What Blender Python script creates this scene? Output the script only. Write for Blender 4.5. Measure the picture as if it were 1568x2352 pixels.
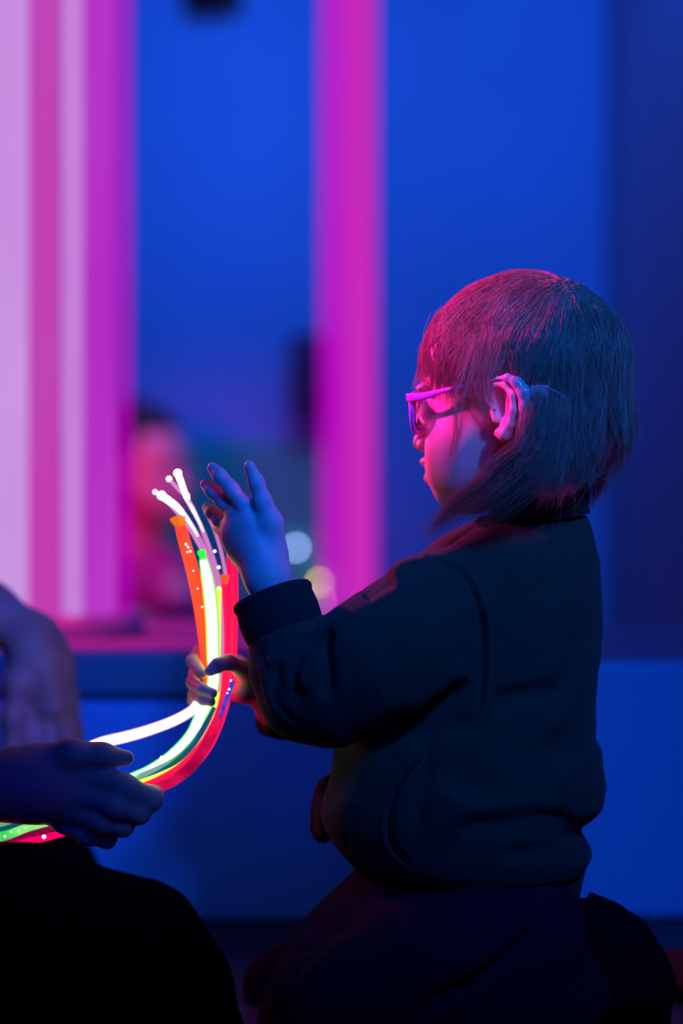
import bpy, math, random
import numpy as np
from mathutils import Vector, Matrix

random.seed(7)
rng = np.random.default_rng(7)
for o in list(bpy.data.objects):
    bpy.data.objects.remove(o)
SC = bpy.context.scene
COL = SC.collection
FPX = 85.0 / 36.0 * 2352.0          # focal length in pixels of the 1568x2352 frame

# ------------------------------------------------------------------ camera
cam_d = bpy.data.cameras.new('camera')
cam = bpy.data.objects.new('camera', cam_d)
COL.objects.link(cam)
cam.location = (0, 0, 0)
cam.rotation_euler = (math.pi / 2, 0, 0)
cam_d.lens = 85
cam_d.sensor_fit = 'VERTICAL'
cam_d.sensor_height = 36
cam_d.sensor_width = 24
cam_d.clip_start = 0.05
cam_d.clip_end = 50
cam_d.dof.use_dof = True
cam_d.dof.focus_distance = 1.955
cam_d.dof.aperture_fstop = 2.0
SC.camera = cam
SC.view_settings.view_transform = 'Standard'
SC.view_settings.look = 'None'
SC.view_settings.gamma = 1
SC.view_settings.exposure = 0.0
SC.view_settings.use_curve_mapping = False

# ------------------------------------------------------------------ world and lamps
W = bpy.data.worlds.new('world')
SC.world = W
W.use_nodes = True
W.node_tree.nodes['Background'].inputs[0].default_value = (0.0, 0.02, 0.12, 1)
W.node_tree.nodes['Background'].inputs[1].default_value = 0.05


ZTOP = -0.148


def lamp(name, kind, loc, target, color, power, size=0.3, size_y=None, spot=None, blend=1.0, spread=None):
    d = bpy.data.lights.new(name, kind)
    d.color = color
    d.energy = power
    if kind == 'AREA':
        d.size = size
        if size_y:
            d.shape = 'RECTANGLE'
            d.size_y = size_y
        if spread:
            d.spread = math.radians(spread)
    elif kind == 'SPOT':
        d.spot_size = math.radians(spot)
        d.spot_blend = blend
        d.shadow_soft_size = size
    else:
        d.shadow_soft_size = size
    o = bpy.data.objects.new(name, d)
    COL.objects.link(o)
    o.location = loc
    dirv = Vector(target) - Vector(loc)
    o.rotation_euler = dirv.to_track_quat('-Z', 'Y').to_euler()
    return o


PINK = (1.0, 0.035, 0.30)
BLUE = (0.0, 0.12, 1.0)
lamp('fill_blue_hand', 'SPOT', (0.48, 0.85, 0.50), (-0.075, 1.97, 0.018), (0.0, 0.08, 1.0), 66, 0.05, spot=15, blend=1.0)  # unseen beam added to turn the raised hand blue
lamp('lamp_blue_back', 'SPOT', (0.52, 1.00, 0.72), (0.20, 2.0, -0.01), (0.0, 0.17, 1.0), 64, 0.05, spot=36, blend=1.0)
lamp('lamp_blue_room', 'AREA', (0.20, 0.0, 1.0), (-0.1, 2.2, -0.1), (0.0, 0.03, 1.0), 9, 0.6)
lamp('lamp_pink_rim', 'SPOT', (-0.85, 3.25, 0.55), (0.10, 2.0, 0.08), PINK, 210, 0.06, spot=15, blend=0.6)
lamp('lamp_pink_side', 'SPOT', (-1.05, 3.02, 0.50), (0.03, 2.02, 0.02), PINK, 42, 0.25, spot=40, blend=0.6)
lamp('fill_pink_hair', 'SPOT', (-1.15, 2.12, 0.86), (0.045, 1.99, 0.205), (1.0, 0.012, 0.40), 820, 0.06, spot=10, blend=1.0)  # unseen spot added to put pink on the front hair
lamp('fill_pink_plinth', 'SPOT', (-0.95, 2.75, 0.7), (-0.28, 2.95, ZTOP), (1.0, 0.0, 0.22), 75, 0.08, spot=40, blend=1.0)  # unseen spot added to redden the plinth top
lamp('lamp_wall_wash_right', 'AREA', (0.15, 3.6, 1.5), (0.30, 5.0, 0.10), (0.02, 0.24, 1.0), 7.5, 0.6)
lamp('lamp_wall_wash_left', 'AREA', (-0.05, 3.7, 1.4), (-0.20, 5.0, 0.12), (0.02, 0.15, 1.0), 7.5, 0.35)
lamp('lamp_plinth_spot', 'SPOT', (0.45, 0.9, 0.9), (0.31, 2.56, -0.16), (0.03, 0.17, 1.0), 20, 0.08, spot=28, blend=1.0)
lamp('fill_plinth_middle', 'SPOT', (0.10, 0.9, 0.9), (-0.06, 2.56, -0.25), (0.03, 0.18, 1.0), 17, 0.10, spot=20, blend=1.0)  # unseen spot added to brighten the middle of the plinth face
lamp('fill_wall_low', 'AREA', (-0.12, 4.25, 0.95), (-0.10, 5.0, 0.20), (0.10, 0.22, 1.0), 2.6, 0.3)  # unseen light added to lift the low wall between the tubes
lamp('fill_red_figure', 'SPOT', (-0.75, 3.6, 0.3), (-0.35, 4.65, 0.05), (1.0, 0.0, 0.18), 45, 0.1, spot=30)  # unseen red light added for the figure behind the tube


# ------------------------------------------------------------------ helpers
def P(u, v, d):
    return np.array([(u - 784.0) * d / FPX, d, (1176.0 - v) * d / FPX])


def link(name, me, mat=None, parent=None):
    o = bpy.data.objects.new(name, me)
    COL.objects.link(o)
    if mat is not None:
        me.materials.append(mat)
    if parent is not None:
        o.parent = parent
    return o


def thing(name, label, cat, group=None, loc=(0, 0, 0)):
    o = bpy.data.objects.new(name, None)
    o.empty_display_size = 0.05
    COL.objects.link(o)
    o['label'] = label
    o['category'] = cat
    if group:
        o['group'] = group
    return o


def tag(o, label, cat, group=None):
    o['label'] = label
    o['category'] = cat
    if group:
        o['group'] = group
    return o


def structure(o):
    o['kind'] = 'structure'
    return o


def mesh_np(name, V, F, smooth=True):
    """V (n,3) array, F list/array of quads or tris"""
    me = bpy.data.meshes.new(name)
    V = np.asarray(V, dtype=np.float32)
    if isinstance(F, np.ndarray):
        nf, k = F.shape
        me.vertices.add(len(V))
        me.vertices.foreach_set('co', V.ravel())
        me.loops.add(nf * k)
        me.loops.foreach_set('vertex_index', F.astype(np.int32).ravel())
        me.polygons.add(nf)
        me.polygons.foreach_set('loop_start', np.arange(0, nf * k, k, dtype=np.int32))
        me.polygons.foreach_set('loop_total', np.full(nf, k, dtype=np.int32))
    else:
        me.from_pydata(V.tolist(), [], F)
    me.update(calc_edges=True)
    me.polygons.foreach_set('use_smooth', np.full(len(me.polygons), smooth))
    me.validate()
    return me


# ---- node materials
def mat_new(name):
    m = bpy.data.materials.new(name)
    m.use_nodes = True
    nt = m.node_tree
    nt.nodes.clear()
    out = nt.nodes.new('ShaderNodeOutputMaterial')
    return m, nt, out


def principled(name, color, rough=0.5, spec=0.5, bump=0.0, bump_scale=400, color2=None, col_scale=20,
               sss=0.0, sheen=0.0, metal=0.0, coat=0.0, trans=0.0, alpha=1.0, stretch=None, bump_dist=0.001):
    m, nt, out = mat_new(name)
    b = nt.nodes.new('ShaderNodeBsdfPrincipled')
    nt.links.new(b.outputs[0], out.inputs[0])
    b.inputs['Base Color'].default_value = (*color, 1)
    b.inputs['Roughness'].default_value = rough
    b.inputs['Specular IOR Level'].default_value = spec
    b.inputs['Metallic'].default_value = metal
    b.inputs['Coat Weight'].default_value = coat
    b.inputs['Transmission Weight'].default_value = trans
    b.inputs['Alpha'].default_value = alpha
    b.inputs['Sheen Weight'].default_value = sheen
    b.inputs['Sheen Roughness'].default_value = 0.5
    if sss:
        b.inputs['Subsurface Weight'].default_value = sss
        b.inputs['Subsurface Radius'].default_value = (1.0, 0.35, 0.2)
        b.inputs['Subsurface Scale'].default_value = 0.006
    tc = nt.nodes.new('ShaderNodeTexCoord')
    vec = tc.outputs['Object']
    if stretch:
        mp = nt.nodes.new('ShaderNodeMapping')
        mp.inputs['Scale'].default_value = stretch
        nt.links.new(vec, mp.inputs[0])
        vec = mp.outputs[0]
    if color2:
        n = nt.nodes.new('ShaderNodeTexNoise')
        n.inputs['Scale'].default_value = col_scale
        n.inputs['Detail'].default_value = 5
        nt.links.new(vec, n.inputs['Vector'])
        r = nt.nodes.new('ShaderNodeValToRGB')
        r.color_ramp.elements[0].position = 0.35
        r.color_ramp.elements[1].position = 0.65
        r.color_ramp.elements[0].color = (*color, 1)
        r.color_ramp.elements[1].color = (*color2, 1)
        nt.links.new(n.outputs['Fac'], r.inputs[0])
        nt.links.new(r.outputs[0], b.inputs['Base Color'])
    if bump:
        n2 = nt.nodes.new('ShaderNodeTexNoise')
        n2.inputs['Scale'].default_value = bump_scale
        n2.inputs['Detail'].default_value = 4
        nt.links.new(vec, n2.inputs['Vector'])
        bp = nt.nodes.new('ShaderNodeBump')
        bp.inputs['Strength'].default_value = bump
        bp.inputs['Distance'].default_value = bump_dist
        nt.links.new(n2.outputs['Fac'], bp.inputs['Height'])
        nt.links.new(bp.outputs[0], b.inputs['Normal'])
    return m


def glow(name, color, strength, clear=0.0, color2=None, scale=8.0, stretch=(1, 1, 0.15)):
    """light-giving material; clear = share of see-through"""
    m, nt, out = mat_new(name)
    e = nt.nodes.new('ShaderNodeEmission')
    e.inputs[0].default_value = (*color, 1)
    e.inputs[1].default_value = strength
    if color2:
        tc = nt.nodes.new('ShaderNodeTexCoord')
        mp = nt.nodes.new('ShaderNodeMapping')
        mp.inputs['Scale'].default_value = stretch
        n = nt.nodes.new('ShaderNodeTexNoise')
        n.inputs['Scale'].default_value = scale
        n.inputs['Detail'].default_value = 3
        r = nt.nodes.new('ShaderNodeValToRGB')
        r.color_ramp.elements[0].position = 0.38
        r.color_ramp.elements[1].position = 0.62
        r.color_ramp.elements[0].color = (*color, 1)
        r.color_ramp.elements[1].color = (*color2, 1)
        nt.links.new(tc.outputs['Object'], mp.inputs[0])
        nt.links.new(mp.outputs[0], n.inputs['Vector'])
        nt.links.new(n.outputs['Fac'], r.inputs[0])
        nt.links.new(r.outputs[0], e.inputs[0])
    if clear:
        t = nt.nodes.new('ShaderNodeBsdfTransparent')
        mx = nt.nodes.new('ShaderNodeMixShader')
        mx.inputs[0].default_value = clear
        nt.links.new(e.outputs[0], mx.inputs[1])
        nt.links.new(t.outputs[0], mx.inputs[2])
        nt.links.new(mx.outputs[0], out.inputs[0])
    else:
        nt.links.new(e.outputs[0], out.inputs[0])
    return m


# ---- implicit surfaces
class Shape:
    def __init__(self):
        self.prims = []
        self.lo = np.full(3, 1e9)
        self.hi = np.full(3, -1e9)

    def _grow(self, a, r):
        a = np.asarray(a)
        self.lo = np.minimum(self.lo, a - r)
        self.hi = np.maximum(self.hi, a + r)

    def cap(self, a, b, ra, rb, k=0.004, op=1):
        a = np.asarray(a, float)
        b = np.asarray(b, float)
        self.prims.append(('c', op, k, a, b, ra, rb))
        if op > 0:
            self._grow(a, ra + k)
            self._grow(b, rb + k)

    def chain(self, pts, rs, k=0.004, op=1):
        for i in range(len(pts) - 1):
            self.cap(pts[i], pts[i + 1], rs[i], rs[i + 1], k, op)

    def ell(self, c, r, R=None, k=0.004, op=1):
        c = np.asarray(c, float)
        R = np.eye(3) if R is None else np.asarray(R)   # rows = axes
        self.prims.append(('e', op, k, c, np.asarray(r, float), R))
        if op > 0:
            self._grow(c, max(r) + k)

    def fn(self, f, lo, hi, k=0.004, op=1):
        self.prims.append(('f', op, k, f))
        if op > 0:
            self.lo = np.minimum(self.lo, lo)
            self.hi = np.maximum(self.hi, hi)

    def __call__(self, X):
        d = np.full(len(X), 10.0)
        for p in self.prims:
            if p[0] == 'c':
                _, op, k, a, b, ra, rb = p
                ab = b - a
                L2 = float(ab @ ab) + 1e-12
                t = np.clip((X - a) @ ab / L2, 0, 1)
                q = X - a - t[:, None] * ab
                di = np.sqrt((q * q).sum(1)) - (ra + (rb - ra) * t)
            elif p[0] == 'e':
                _, op, k, c, r, R = p
                q = (X - c) @ R.T
                k0 = np.sqrt(((q / r) ** 2).sum(1))
                k1 = np.sqrt(((q / (r * r)) ** 2).sum(1)) + 1e-9
                di = k0 * (k0 - 1) / k1
            else:
                _, op, k, f = p
                di = f(X)
            if op > 0:
                h = np.maximum(k - np.abs(d - di), 0) / k
                d = np.minimum(d, di) - h * h * k * 0.25
            else:
                h = np.maximum(k - np.abs(d + di), 0) / k
                d = np.maximum(d, -di) + h * h * k * 0.25
        return d


def surf(fn, lo, hi, h):
    lo = np.asarray(lo) - 4 * h
    hi = np.asarray(hi) + 4 * h
    n0 = np.ceil((hi - lo) / (h * 16)).astype(int)
    g = np.stack(np.meshgrid(*[np.arange(n) for n in n0], indexing='ij'), -1).reshape(-1, 3) * 16
    size = 16
    while True:
        c = lo + (g + size * 0.5) * h
        f = np.concatenate([fn(c[i:i + 400000]) for i in range(0, len(c), 400000)])
        if size > 1:
            g = g[np.abs(f) < size * h * 1.35 + 0.004 * (size > 4) + 2 * h]
            s2 = size // 4
            off = np.stack(np.meshgrid(*[np.arange(4)] * 3, indexing='ij'), -1).reshape(-1, 3) * s2
            g = (g[:, None, :] + off[None]).reshape(-1, 3)
            size = s2
        else:
            g = g[np.abs(f) < 2.6 * h]
            break
    S = 1 << 20
    key = lambda a: (a[..., 0].astype(np.int64) + 8) * S * S + (a[..., 1].astype(np.int64) + 8) * S + a[..., 2] + 8
    C8 = np.array([[i, j, k] for i in (0, 1) for j in (0, 1) for k in (0, 1)])
    cor = g[:, None, :] + C8[None]
    kk = key(cor)
    uk, inv = np.unique(kk, return_inverse=True)
    inv = inv.reshape(kk.shape)
    uc = np.stack([uk // (S * S) - 8, (uk // S) % S - 8, uk % S - 8], -1)
    uv = np.concatenate([fn(lo + uc[i:i + 400000] * h) for i in range(0, len(uc), 400000)])
    val = uv[inv]
    ins = val < 0
    mixed = ins.any(1) & ~ins.all(1)
    g = g[mixed]
    val = val[mixed]
    E = [(a, b) for a in range(8) for b in range(a + 1, 8) if np.abs(C8[a] - C8[b]).sum() == 1]
    acc = np.zeros((len(g), 3))
    cnt = np.zeros(len(g))
    for a, b in E:
        va, vb = val[:, a], val[:, b]
        m = (va < 0) != (vb < 0)
        t = np.where(m, va / np.where(m, va - vb, 1), 0)
        p = C8[a] + t[:, None] * (C8[b] - C8[a])
        acc += p * m[:, None]
        cnt += m
    V = lo + (g + acc / cnt[:, None]) * h
    gk = key(g)
    order = np.argsort(gk)
    sk = gk[order]

    def look(c):
        q = key(c)
        i = np.clip(np.searchsorted(sk, q), 0, len(sk) - 1)
        return np.where(sk[i] == q, order[i], -1)
    faces = []
    for ax in range(3):
        b_, c_ = (ax + 1) % 3, (ax + 2) % 3
        ia = 0
        ib = int(np.where((C8 == np.eye(3, dtype=int)[ax]).all(1))[0][0])
        m = (val[:, ia] < 0) != (val[:, ib] < 0)
        cc = g[m]
        eb = np.eye(3, dtype=int)[b_]
        ec = np.eye(3, dtype=int)[c_]
        q = np.stack([look(cc), look(cc - eb), look(cc - eb - ec), look(cc - ec)], -1)
        flip = val[m, ia] >= 0
        q[flip] = q[flip][:, ::-1]
        faces.append(q[(q >= 0).all(1)])
    F = np.concatenate(faces)
    return V, F


def vnormals(V, F):
    n = np.cross(V[F[:, 2]] - V[F[:, 0]], V[F[:, 3]] - V[F[:, 1]])
    N = np.zeros_like(V)
    for i in range(4):
        np.add.at(N, F[:, i], n)
    return N / (np.linalg.norm(N, axis=1)[:, None] + 1e-12)


def shape_obj(name, shp, h, mat, parent=None, post=None, keep=None):
    V, F = surf(shp, shp.lo, shp.hi, h)
    if post:
        V = post(V, F)
    return link(name, mesh_np(name, V, F), mat, parent)


# ---- curves and tubes
def crom(pts, n=8):
    pts = np.asarray(pts, float)
    p = np.vstack([2 * pts[0] - pts[1], pts, 2 * pts[-1] - pts[-2]])
    out = []
    for i in range(1, len(p) - 2):
        for t in np.linspace(0, 1, n, endpoint=False):
            a, b, c, d = p[i - 1], p[i], p[i + 1], p[i + 2]
            out.append(0.5 * (2 * b + (c - a) * t + (2 * a - 5 * b + 4 * c - d) * t * t + (3 * b - a - 3 * c + d) * t ** 3))
    out.append(pts[-1])
    return np.array(out)


def tube_arrays(path, rad, sides=12, capped=True):
    path = np.asarray(path)
    n = len(path)
    rad = np.broadcast_to(rad, n) if np.ndim(rad) == 0 else np.asarray(rad)
    T = np.gradient(path, axis=0)
    T /= np.linalg.norm(T, axis=1)[:, None] + 1e-12
    ref = np.array([0.3, 1.0, 0.2])
    A = np.cross(T, ref)
    A /= np.linalg.norm(A, axis=1)[:, None] + 1e-12
    B = np.cross(T, A)
    ang = np.arange(sides) / sides * 2 * math.pi
    ring = A[:, None, :] * np.cos(ang)[None, :, None] + B[:, None, :] * np.sin(ang)[None, :, None]
    V = (path[:, None, :] + ring * rad[:, None, None]).reshape(-1, 3)
    F = []
    for i in range(n - 1):
        for j in range(sides):
            k = (j + 1) % sides
            F.append([i * sides + j, i * sides + k, (i + 1) * sides + k, (i + 1) * sides + j])
    if capped:
        V = np.vstack([V, path[:1], path[-1:]])
        a, b = len(V) - 2, len(V) - 1
        for j in range(sides):
            k = (j + 1) % sides
            F.append([a, k, j])
            F.append([b, (n - 1) * sides + j, (n - 1) * sides + k])
    return V, F


def round_ends(rad, path, r0=True, r1=True):
    rad = np.array(np.broadcast_to(rad, len(path)), float)
    s = np.concatenate([[0], np.cumsum(np.linalg.norm(np.diff(path, axis=0), axis=1))])
    L = s[-1]
    for i in range(len(rad)):
        e = 1.0
        if r0:
            x = min(s[i] / rad[i], 1)
            e = min(e, math.sqrt(max(0.02, 1 - (1 - x) ** 2)))
        if r1:
            x = min((L - s[i]) / rad[i], 1)
            e = min(e, math.sqrt(max(0.02, 1 - (1 - x) ** 2)))
        rad[i] *= e
    return rad


def tube_obj(name, pts, rad, mat, parent=None, sides=12, n=8, ends=(False, False)):
    path = crom(pts, n)
    r = np.interp(np.linspace(0, 1, len(path)), np.linspace(0, 1, len(np.atleast_1d(rad))), np.atleast_1d(rad))
    if any(ends):
        r = round_ends(r, path, *ends)
    V, F = tube_arrays(path, r, sides)
    return link(name, mesh_np(name, V, F), mat, parent)


def lathe_arrays(profile, center, seg=64):
    """profile (r, z) closed outline"""
    V, F = [], []
    n = len(profile)
    for i in range(seg):
        a = 2 * math.pi * i / seg
        for r, z in profile:
            V.append((center[0] + r * math.cos(a), center[1] + r * math.sin(a), center[2] + z))
    for i in range(seg):
        k = (i + 1) % seg
        for j in range(n - 1):
            F.append([i * n + j, k * n + j, k * n + j + 1, i * n + j + 1])
    return np.array(V), F


def lathe_obj(name, profile, center, mat, parent=None, seg=64, smooth=True):
    V, F = lathe_arrays(profile, center, seg)
    o = link(name, mesh_np(name, V, F, smooth), mat, parent)
    m = o.modifiers.new('bevel_edges', 'EDGE_SPLIT')
    m.split_angle = math.radians(40)
    return o


def box_obj(name, lo, hi, mat, parent=None, bevel=0.0, seg=4):
    import bmesh
    bm = bmesh.new()
    bmesh.ops.create_cube(bm, size=1)
    lo = Vector(lo)
    hi = Vector(hi)
    for v in bm.verts:
        v.co = Vector((lo[i] + (v.co[i] + 0.5) * (hi[i] - lo[i]) for i in range(3)))
    if bevel:
        bmesh.ops.bevel(bm, geom=bm.edges[:], offset=bevel, segments=seg, profile=0.6, affect='EDGES')
    me = bpy.data.meshes.new(name)
    bm.to_mesh(me)
    bm.free()
    if bevel:
        me.polygons.foreach_set('use_smooth', [True] * len(me.polygons))
    return link(name, me, mat, parent)


def ball_obj(name, c, r, mat, parent=None, seg=16):
    import bmesh
    bm = bmesh.new()
    bmesh.ops.create_uvsphere(bm, u_segments=seg, v_segments=seg // 2 + 2, radius=1)
    r = np.broadcast_to(r, 3)
    for v in bm.verts:
        v.co = Vector((c[0] + v.co.x * r[0], c[1] + v.co.y * r[1], c[2] + v.co.z * r[2]))
    me = bpy.data.meshes.new(name)
    bm.to_mesh(me)
    bm.free()
    me.polygons.foreach_set('use_smooth', [True] * len(me.polygons))
    return link(name, me, mat, parent)


def PX(r, d):
    return r * d / FPX


# ------------------------------------------------------------------ materials
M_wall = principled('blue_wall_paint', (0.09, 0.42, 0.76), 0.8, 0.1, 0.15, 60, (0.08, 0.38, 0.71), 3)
M_wall_dark = principled('dimmed_wall_paint', (0.10, 0.22, 0.36), 0.85, 0.1, 0.15, 60, (0.09, 0.19, 0.33), 3)
M_pad_teal = principled('teal_wall_padding', (0.04, 0.56, 0.38), 0.7, 0.1, 0.1, 40, (0.04, 0.50, 0.35), 4)
M_floor = principled('dark_floor_vinyl', (0.05, 0.05, 0.06), 0.6, 0.3, 0.2, 80, (0.035, 0.035, 0.045), 6)
M_vinyl = principled('soft_play_vinyl', (0.05, 0.42, 0.72), 0.5, 0.15, 0.25, 14, (0.045, 0.38, 0.66), 3, bump_dist=0.004)
M_vinyl_navy = principled('navy_teal_vinyl', (0.04, 0.24, 0.30), 0.55, 0.15, 0.25, 14, (0.035, 0.21, 0.27), 3, bump_dist=0.004)
M_vinyl_pinklit = principled('pink_lit_vinyl', (0.50, 0.12, 0.36), 0.6, 0.2, 0.2, 14, (0.45, 0.11, 0.32), 3, bump_dist=0.004)  # pink glow of the tubes put into the vinyl's colour
M_black = principled('black_plastic', (0.012, 0.012, 0.015), 0.5, 0.4, 0.2, 300)
M_skin = principled('child_skin', (0.64, 0.46, 0.42), 0.5, 0.35, 0.12, 900, (0.60, 0.42, 0.38), 60, sss=0.35)
M_skin_adult = principled('adult_skin', (0.66, 0.42, 0.33), 0.5, 0.35, 0.3, 500, (0.58, 0.36, 0.28), 40, sss=0.2)
M_lip = principled('lip_skin', (0.70, 0.30, 0.28), 0.4, 0.4)
M_sweat = principled('dark_sweatshirt_fleece', (0.015, 0.042, 0.027), 0.95, 0.08, 0.5, 1500, (0.024, 0.062, 0.040), 700, sheen=0.06)
M_rib = principled('dark_ribbed_knit', (0.008, 0.020, 0.018), 0.95, 0.08, 0.8, 900, (0.014, 0.030, 0.024), 500, sheen=0.06)
M_seam = principled('seam_thread', (0.012, 0.016, 0.020), 1.0, 0.1, 0.5, 1500)
M_trouser = principled('dark_trouser_cotton', (0.012, 0.008, 0.018), 0.95, 0.1, 0.5, 1200, (0.018, 0.012, 0.025), 300)
M_shoe = principled('black_shoe_rubber', (0.004, 0.004, 0.005), 0.9, 0.1, 0.2, 400)
M_jeans = principled('black_trouser_cloth', (0.003, 0.003, 0.004), 1.0, 0.05, 0.5, 900)
M_hair = principled('light_brown_hair', (0.50, 0.36, 0.28), 0.33, 0.9, 0, 0, (0.18, 0.12, 0.09), 700, stretch=(1, 1, 0.08))
_nt = M_hair.node_tree
_b = [n for n in _nt.nodes if n.type == 'BSDF_PRINCIPLED'][0]
_t = _nt.nodes.new('ShaderNodeBsdfTranslucent')
_t.inputs[0].default_value = (0.50, 0.36, 0.26, 1)
_m = _nt.nodes.new('ShaderNodeMixShader')
_m.inputs[0].default_value = 0.25
_nt.links.new(_b.outputs[0], _m.inputs[1])
_nt.links.new(_t.outputs[0], _m.inputs[2])
_nt.links.new(_m.outputs[0], [n for n in _nt.nodes if n.type == 'OUTPUT_MATERIAL'][0].inputs[0])
M_hair_dark = principled('dark_hair', (0.02, 0.012, 0.01), 0.5, 0.4)
M_frame = principled('pink_violet_spectacle_plastic', (0.50, 0.07, 0.75), 0.4, 0.5, 0.1, 600)
M_lens = principled('spectacle_lens', (1, 1, 1), 0.02, 0.5, trans=1.0)
M_aid = principled('clear_grey_hearing_aid_plastic', (0.35, 0.42, 0.45), 0.18, 0.6, coat=0.6)
M_aid_clear = principled('clear_tube_plastic', (0.8, 0.85, 0.9), 0.12, 0.6, trans=0.7)
M_eye = principled('eye_white', (0.8, 0.8, 0.8), 0.1, 0.6)
M_iris = principled('eye_iris', (0.05, 0.04, 0.03), 0.1, 0.6)

# ------------------------------------------------------------------ room
FZ = -0.436
structure(box_obj('floor', (-2.6, -0.8, FZ - 0.05), (0.75, 5.1, FZ), M_floor))
structure(box_obj('wall_back', (-2.6, 5.0, FZ - 0.05), (0.75, 5.1, 2.3), M_wall))
structure(box_obj('wall_right_added', (0.545, -0.8, FZ), (0.70, 5.0, 2.3), M_wall_dark))  # side wall added in darker tone, in place of light fading at right
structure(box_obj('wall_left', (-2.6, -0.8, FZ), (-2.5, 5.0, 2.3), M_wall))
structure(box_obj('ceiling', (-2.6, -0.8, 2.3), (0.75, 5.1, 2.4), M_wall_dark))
structure(box_obj('trim_1', (-2.4, 4.96, FZ), (P(806, 0, 4.96)[0], 5.0, P(0, 1012, 4.96)[2]), M_pad_teal, bevel=0.012))
structure(box_obj('baseboard_back', (P(806, 0, 4.96)[0], 4.985, FZ), (0.545, 5.0, FZ + 0.09), M_wall_dark, bevel=0.004))

# padded plinths
ZL = P(0, 1497, 2.56)[2]
ZR = P(0, 1524, 2.56)[2]
XS = P(1010, 0, 2.56)[0]
pl = thing('padded_plinth', 'blue padded plinth at the left with a front seam and pink-lit top', 'plinth')
zs = P(0, 1606, 2.56)[2]
box_obj('base_block', (-2.3, 2.565, FZ), (XS, 3.35, zs - 0.002), M_vinyl, pl, bevel=0.012)
box_obj('top_cushion', (-2.3, 2.56, zs + 0.002), (XS, 3.36, ZL - 0.002), M_vinyl_navy, pl, bevel=0.010)
box_obj('top_tone_sheet', (-2.29, 2.572, ZL - 0.004), (XS - 0.008, 3.35, ZL), M_vinyl_pinklit, pl, bevel=0.0015)  # thin sheet added to carry the pink light in its colour
pr = thing('padded_plinth', 'plain blue padded block behind the kneeling child\'s back, without a front seam', 'plinth')
box_obj('base_block', (XS + 0.004, 2.575, FZ), (0.543, 3.30, ZR), M_vinyl, pr, bevel=0.014)
box_obj('top_tone_sheet', (XS + 0.012, 2.60, ZR - 0.003), (0.540, 3.29, ZR + 0.004), M_wall_dark, pr, bevel=0.003)  # sheet in a dark colour for the unlit top

# ------------------------------------------------------------------ bubble tubes
def bubble_tube(u, d, r, zb, zt, label, rods, outer, outer_s, clear):
    c = P(u, 1176, d)
    t = thing('bubble_tube', label, 'lamp', 'glowing bubble tubes')
    lathe_obj('base_collar', [(0.0, 0), (r * 1.10, 0), (r * 1.12, 0.004), (r * 1.12, 0.016), (r * 1.04, 0.024), (r * 0.9, 0.024), (0.0, 0.024)],
              (c[0], c[1], zb), M_pinkbase, t)
    lathe_obj('acrylic_tube', [(r * 0.985, 0.022), (r, 0.022), (r, zt - zb), (r * 0.985, zt - zb), (r * 0.985, 0.022)],
              (c[0], c[1], zb), glow(outer[0], outer[1], outer_s, clear), t)
    lathe_obj('top_cap', [(0, 0), (r * 1.08, 0), (r * 1.08, 0.05), (0, 0.05)], (c[0], c[1], zt), M_black, t)
    for (nm, uu, rr, dy, m) in rods:
        x = P(uu, 0, d)[0]
        lathe_obj(nm, [(0, 0.026), (rr * 0.9, 0.026), (rr, 0.03), (rr, zt - zb - 0.002), (0, zt - zb - 0.002)],
                  (x, c[1] + dy, zb), m, t, seg=40)
    return t


M_pinkbase = principled('pink_base_plastic', (0.75, 0.25, 0.45), 0.5, 0.4)
g_lav = glow('lavender_light', (0.70, 0.52, 0.92), 1.0, 0, (0.64, 0.42, 0.88), 5, (1, 1, 0.25))
g_pink = glow('pink_light', (0.52, 0.11, 0.50), 1.0, 0, (0.60, 0.06, 0.34), 4, (1, 1, 0.3))
g_lav2 = glow('pale_violet_light', (0.66, 0.42, 0.82), 1.0, 0, (0.58, 0.28, 0.76), 5, (1, 1, 0.25))
g_violet = glow('violet_light', (0.44, 0.035, 0.56), 1.0, 0, (0.52, 0.08, 0.62), 5, (1, 1, 0.25))
g_rose = glow('rose_light', (0.60, 0.045, 0.34), 1.0, 0, (0.52, 0.05, 0.38), 5, (1, 1, 0.25))
s29 = 2.9 / FPX
bubble_tube(112, 2.9, 195 * s29, ZL, 1.6, 'wide glowing bubble tube with lavender and pink light, standing on the plinth at left',
            [('light_column', 22, 52 * s29, -0.04, g_lav), ('light_column', 112, 36 * s29, -0.045, g_pink),
             ('light_column', 177, 24 * s29, -0.05, g_lav2), ('light_column', 232, 36 * s29, -0.01, g_violet)],
            ('magenta_tube_glow', (0.46, 0.0, 0.52)), 1.0, 0.8)
s42 = 4.2 / FPX  # slim tube added in place of a stripe in the mirror
bubble_tube(800, 4.2, 65 * s42, FZ, 1.9, 'slim magenta and rose glowing tube in the middle background, added for a mirrored stripe',
            [('light_column', 826, 33 * s42, -0.012, g_rose)], ('magenta_slim_glow', (0.46, 0.0, 0.46)), 1.3, 0.7)

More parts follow.
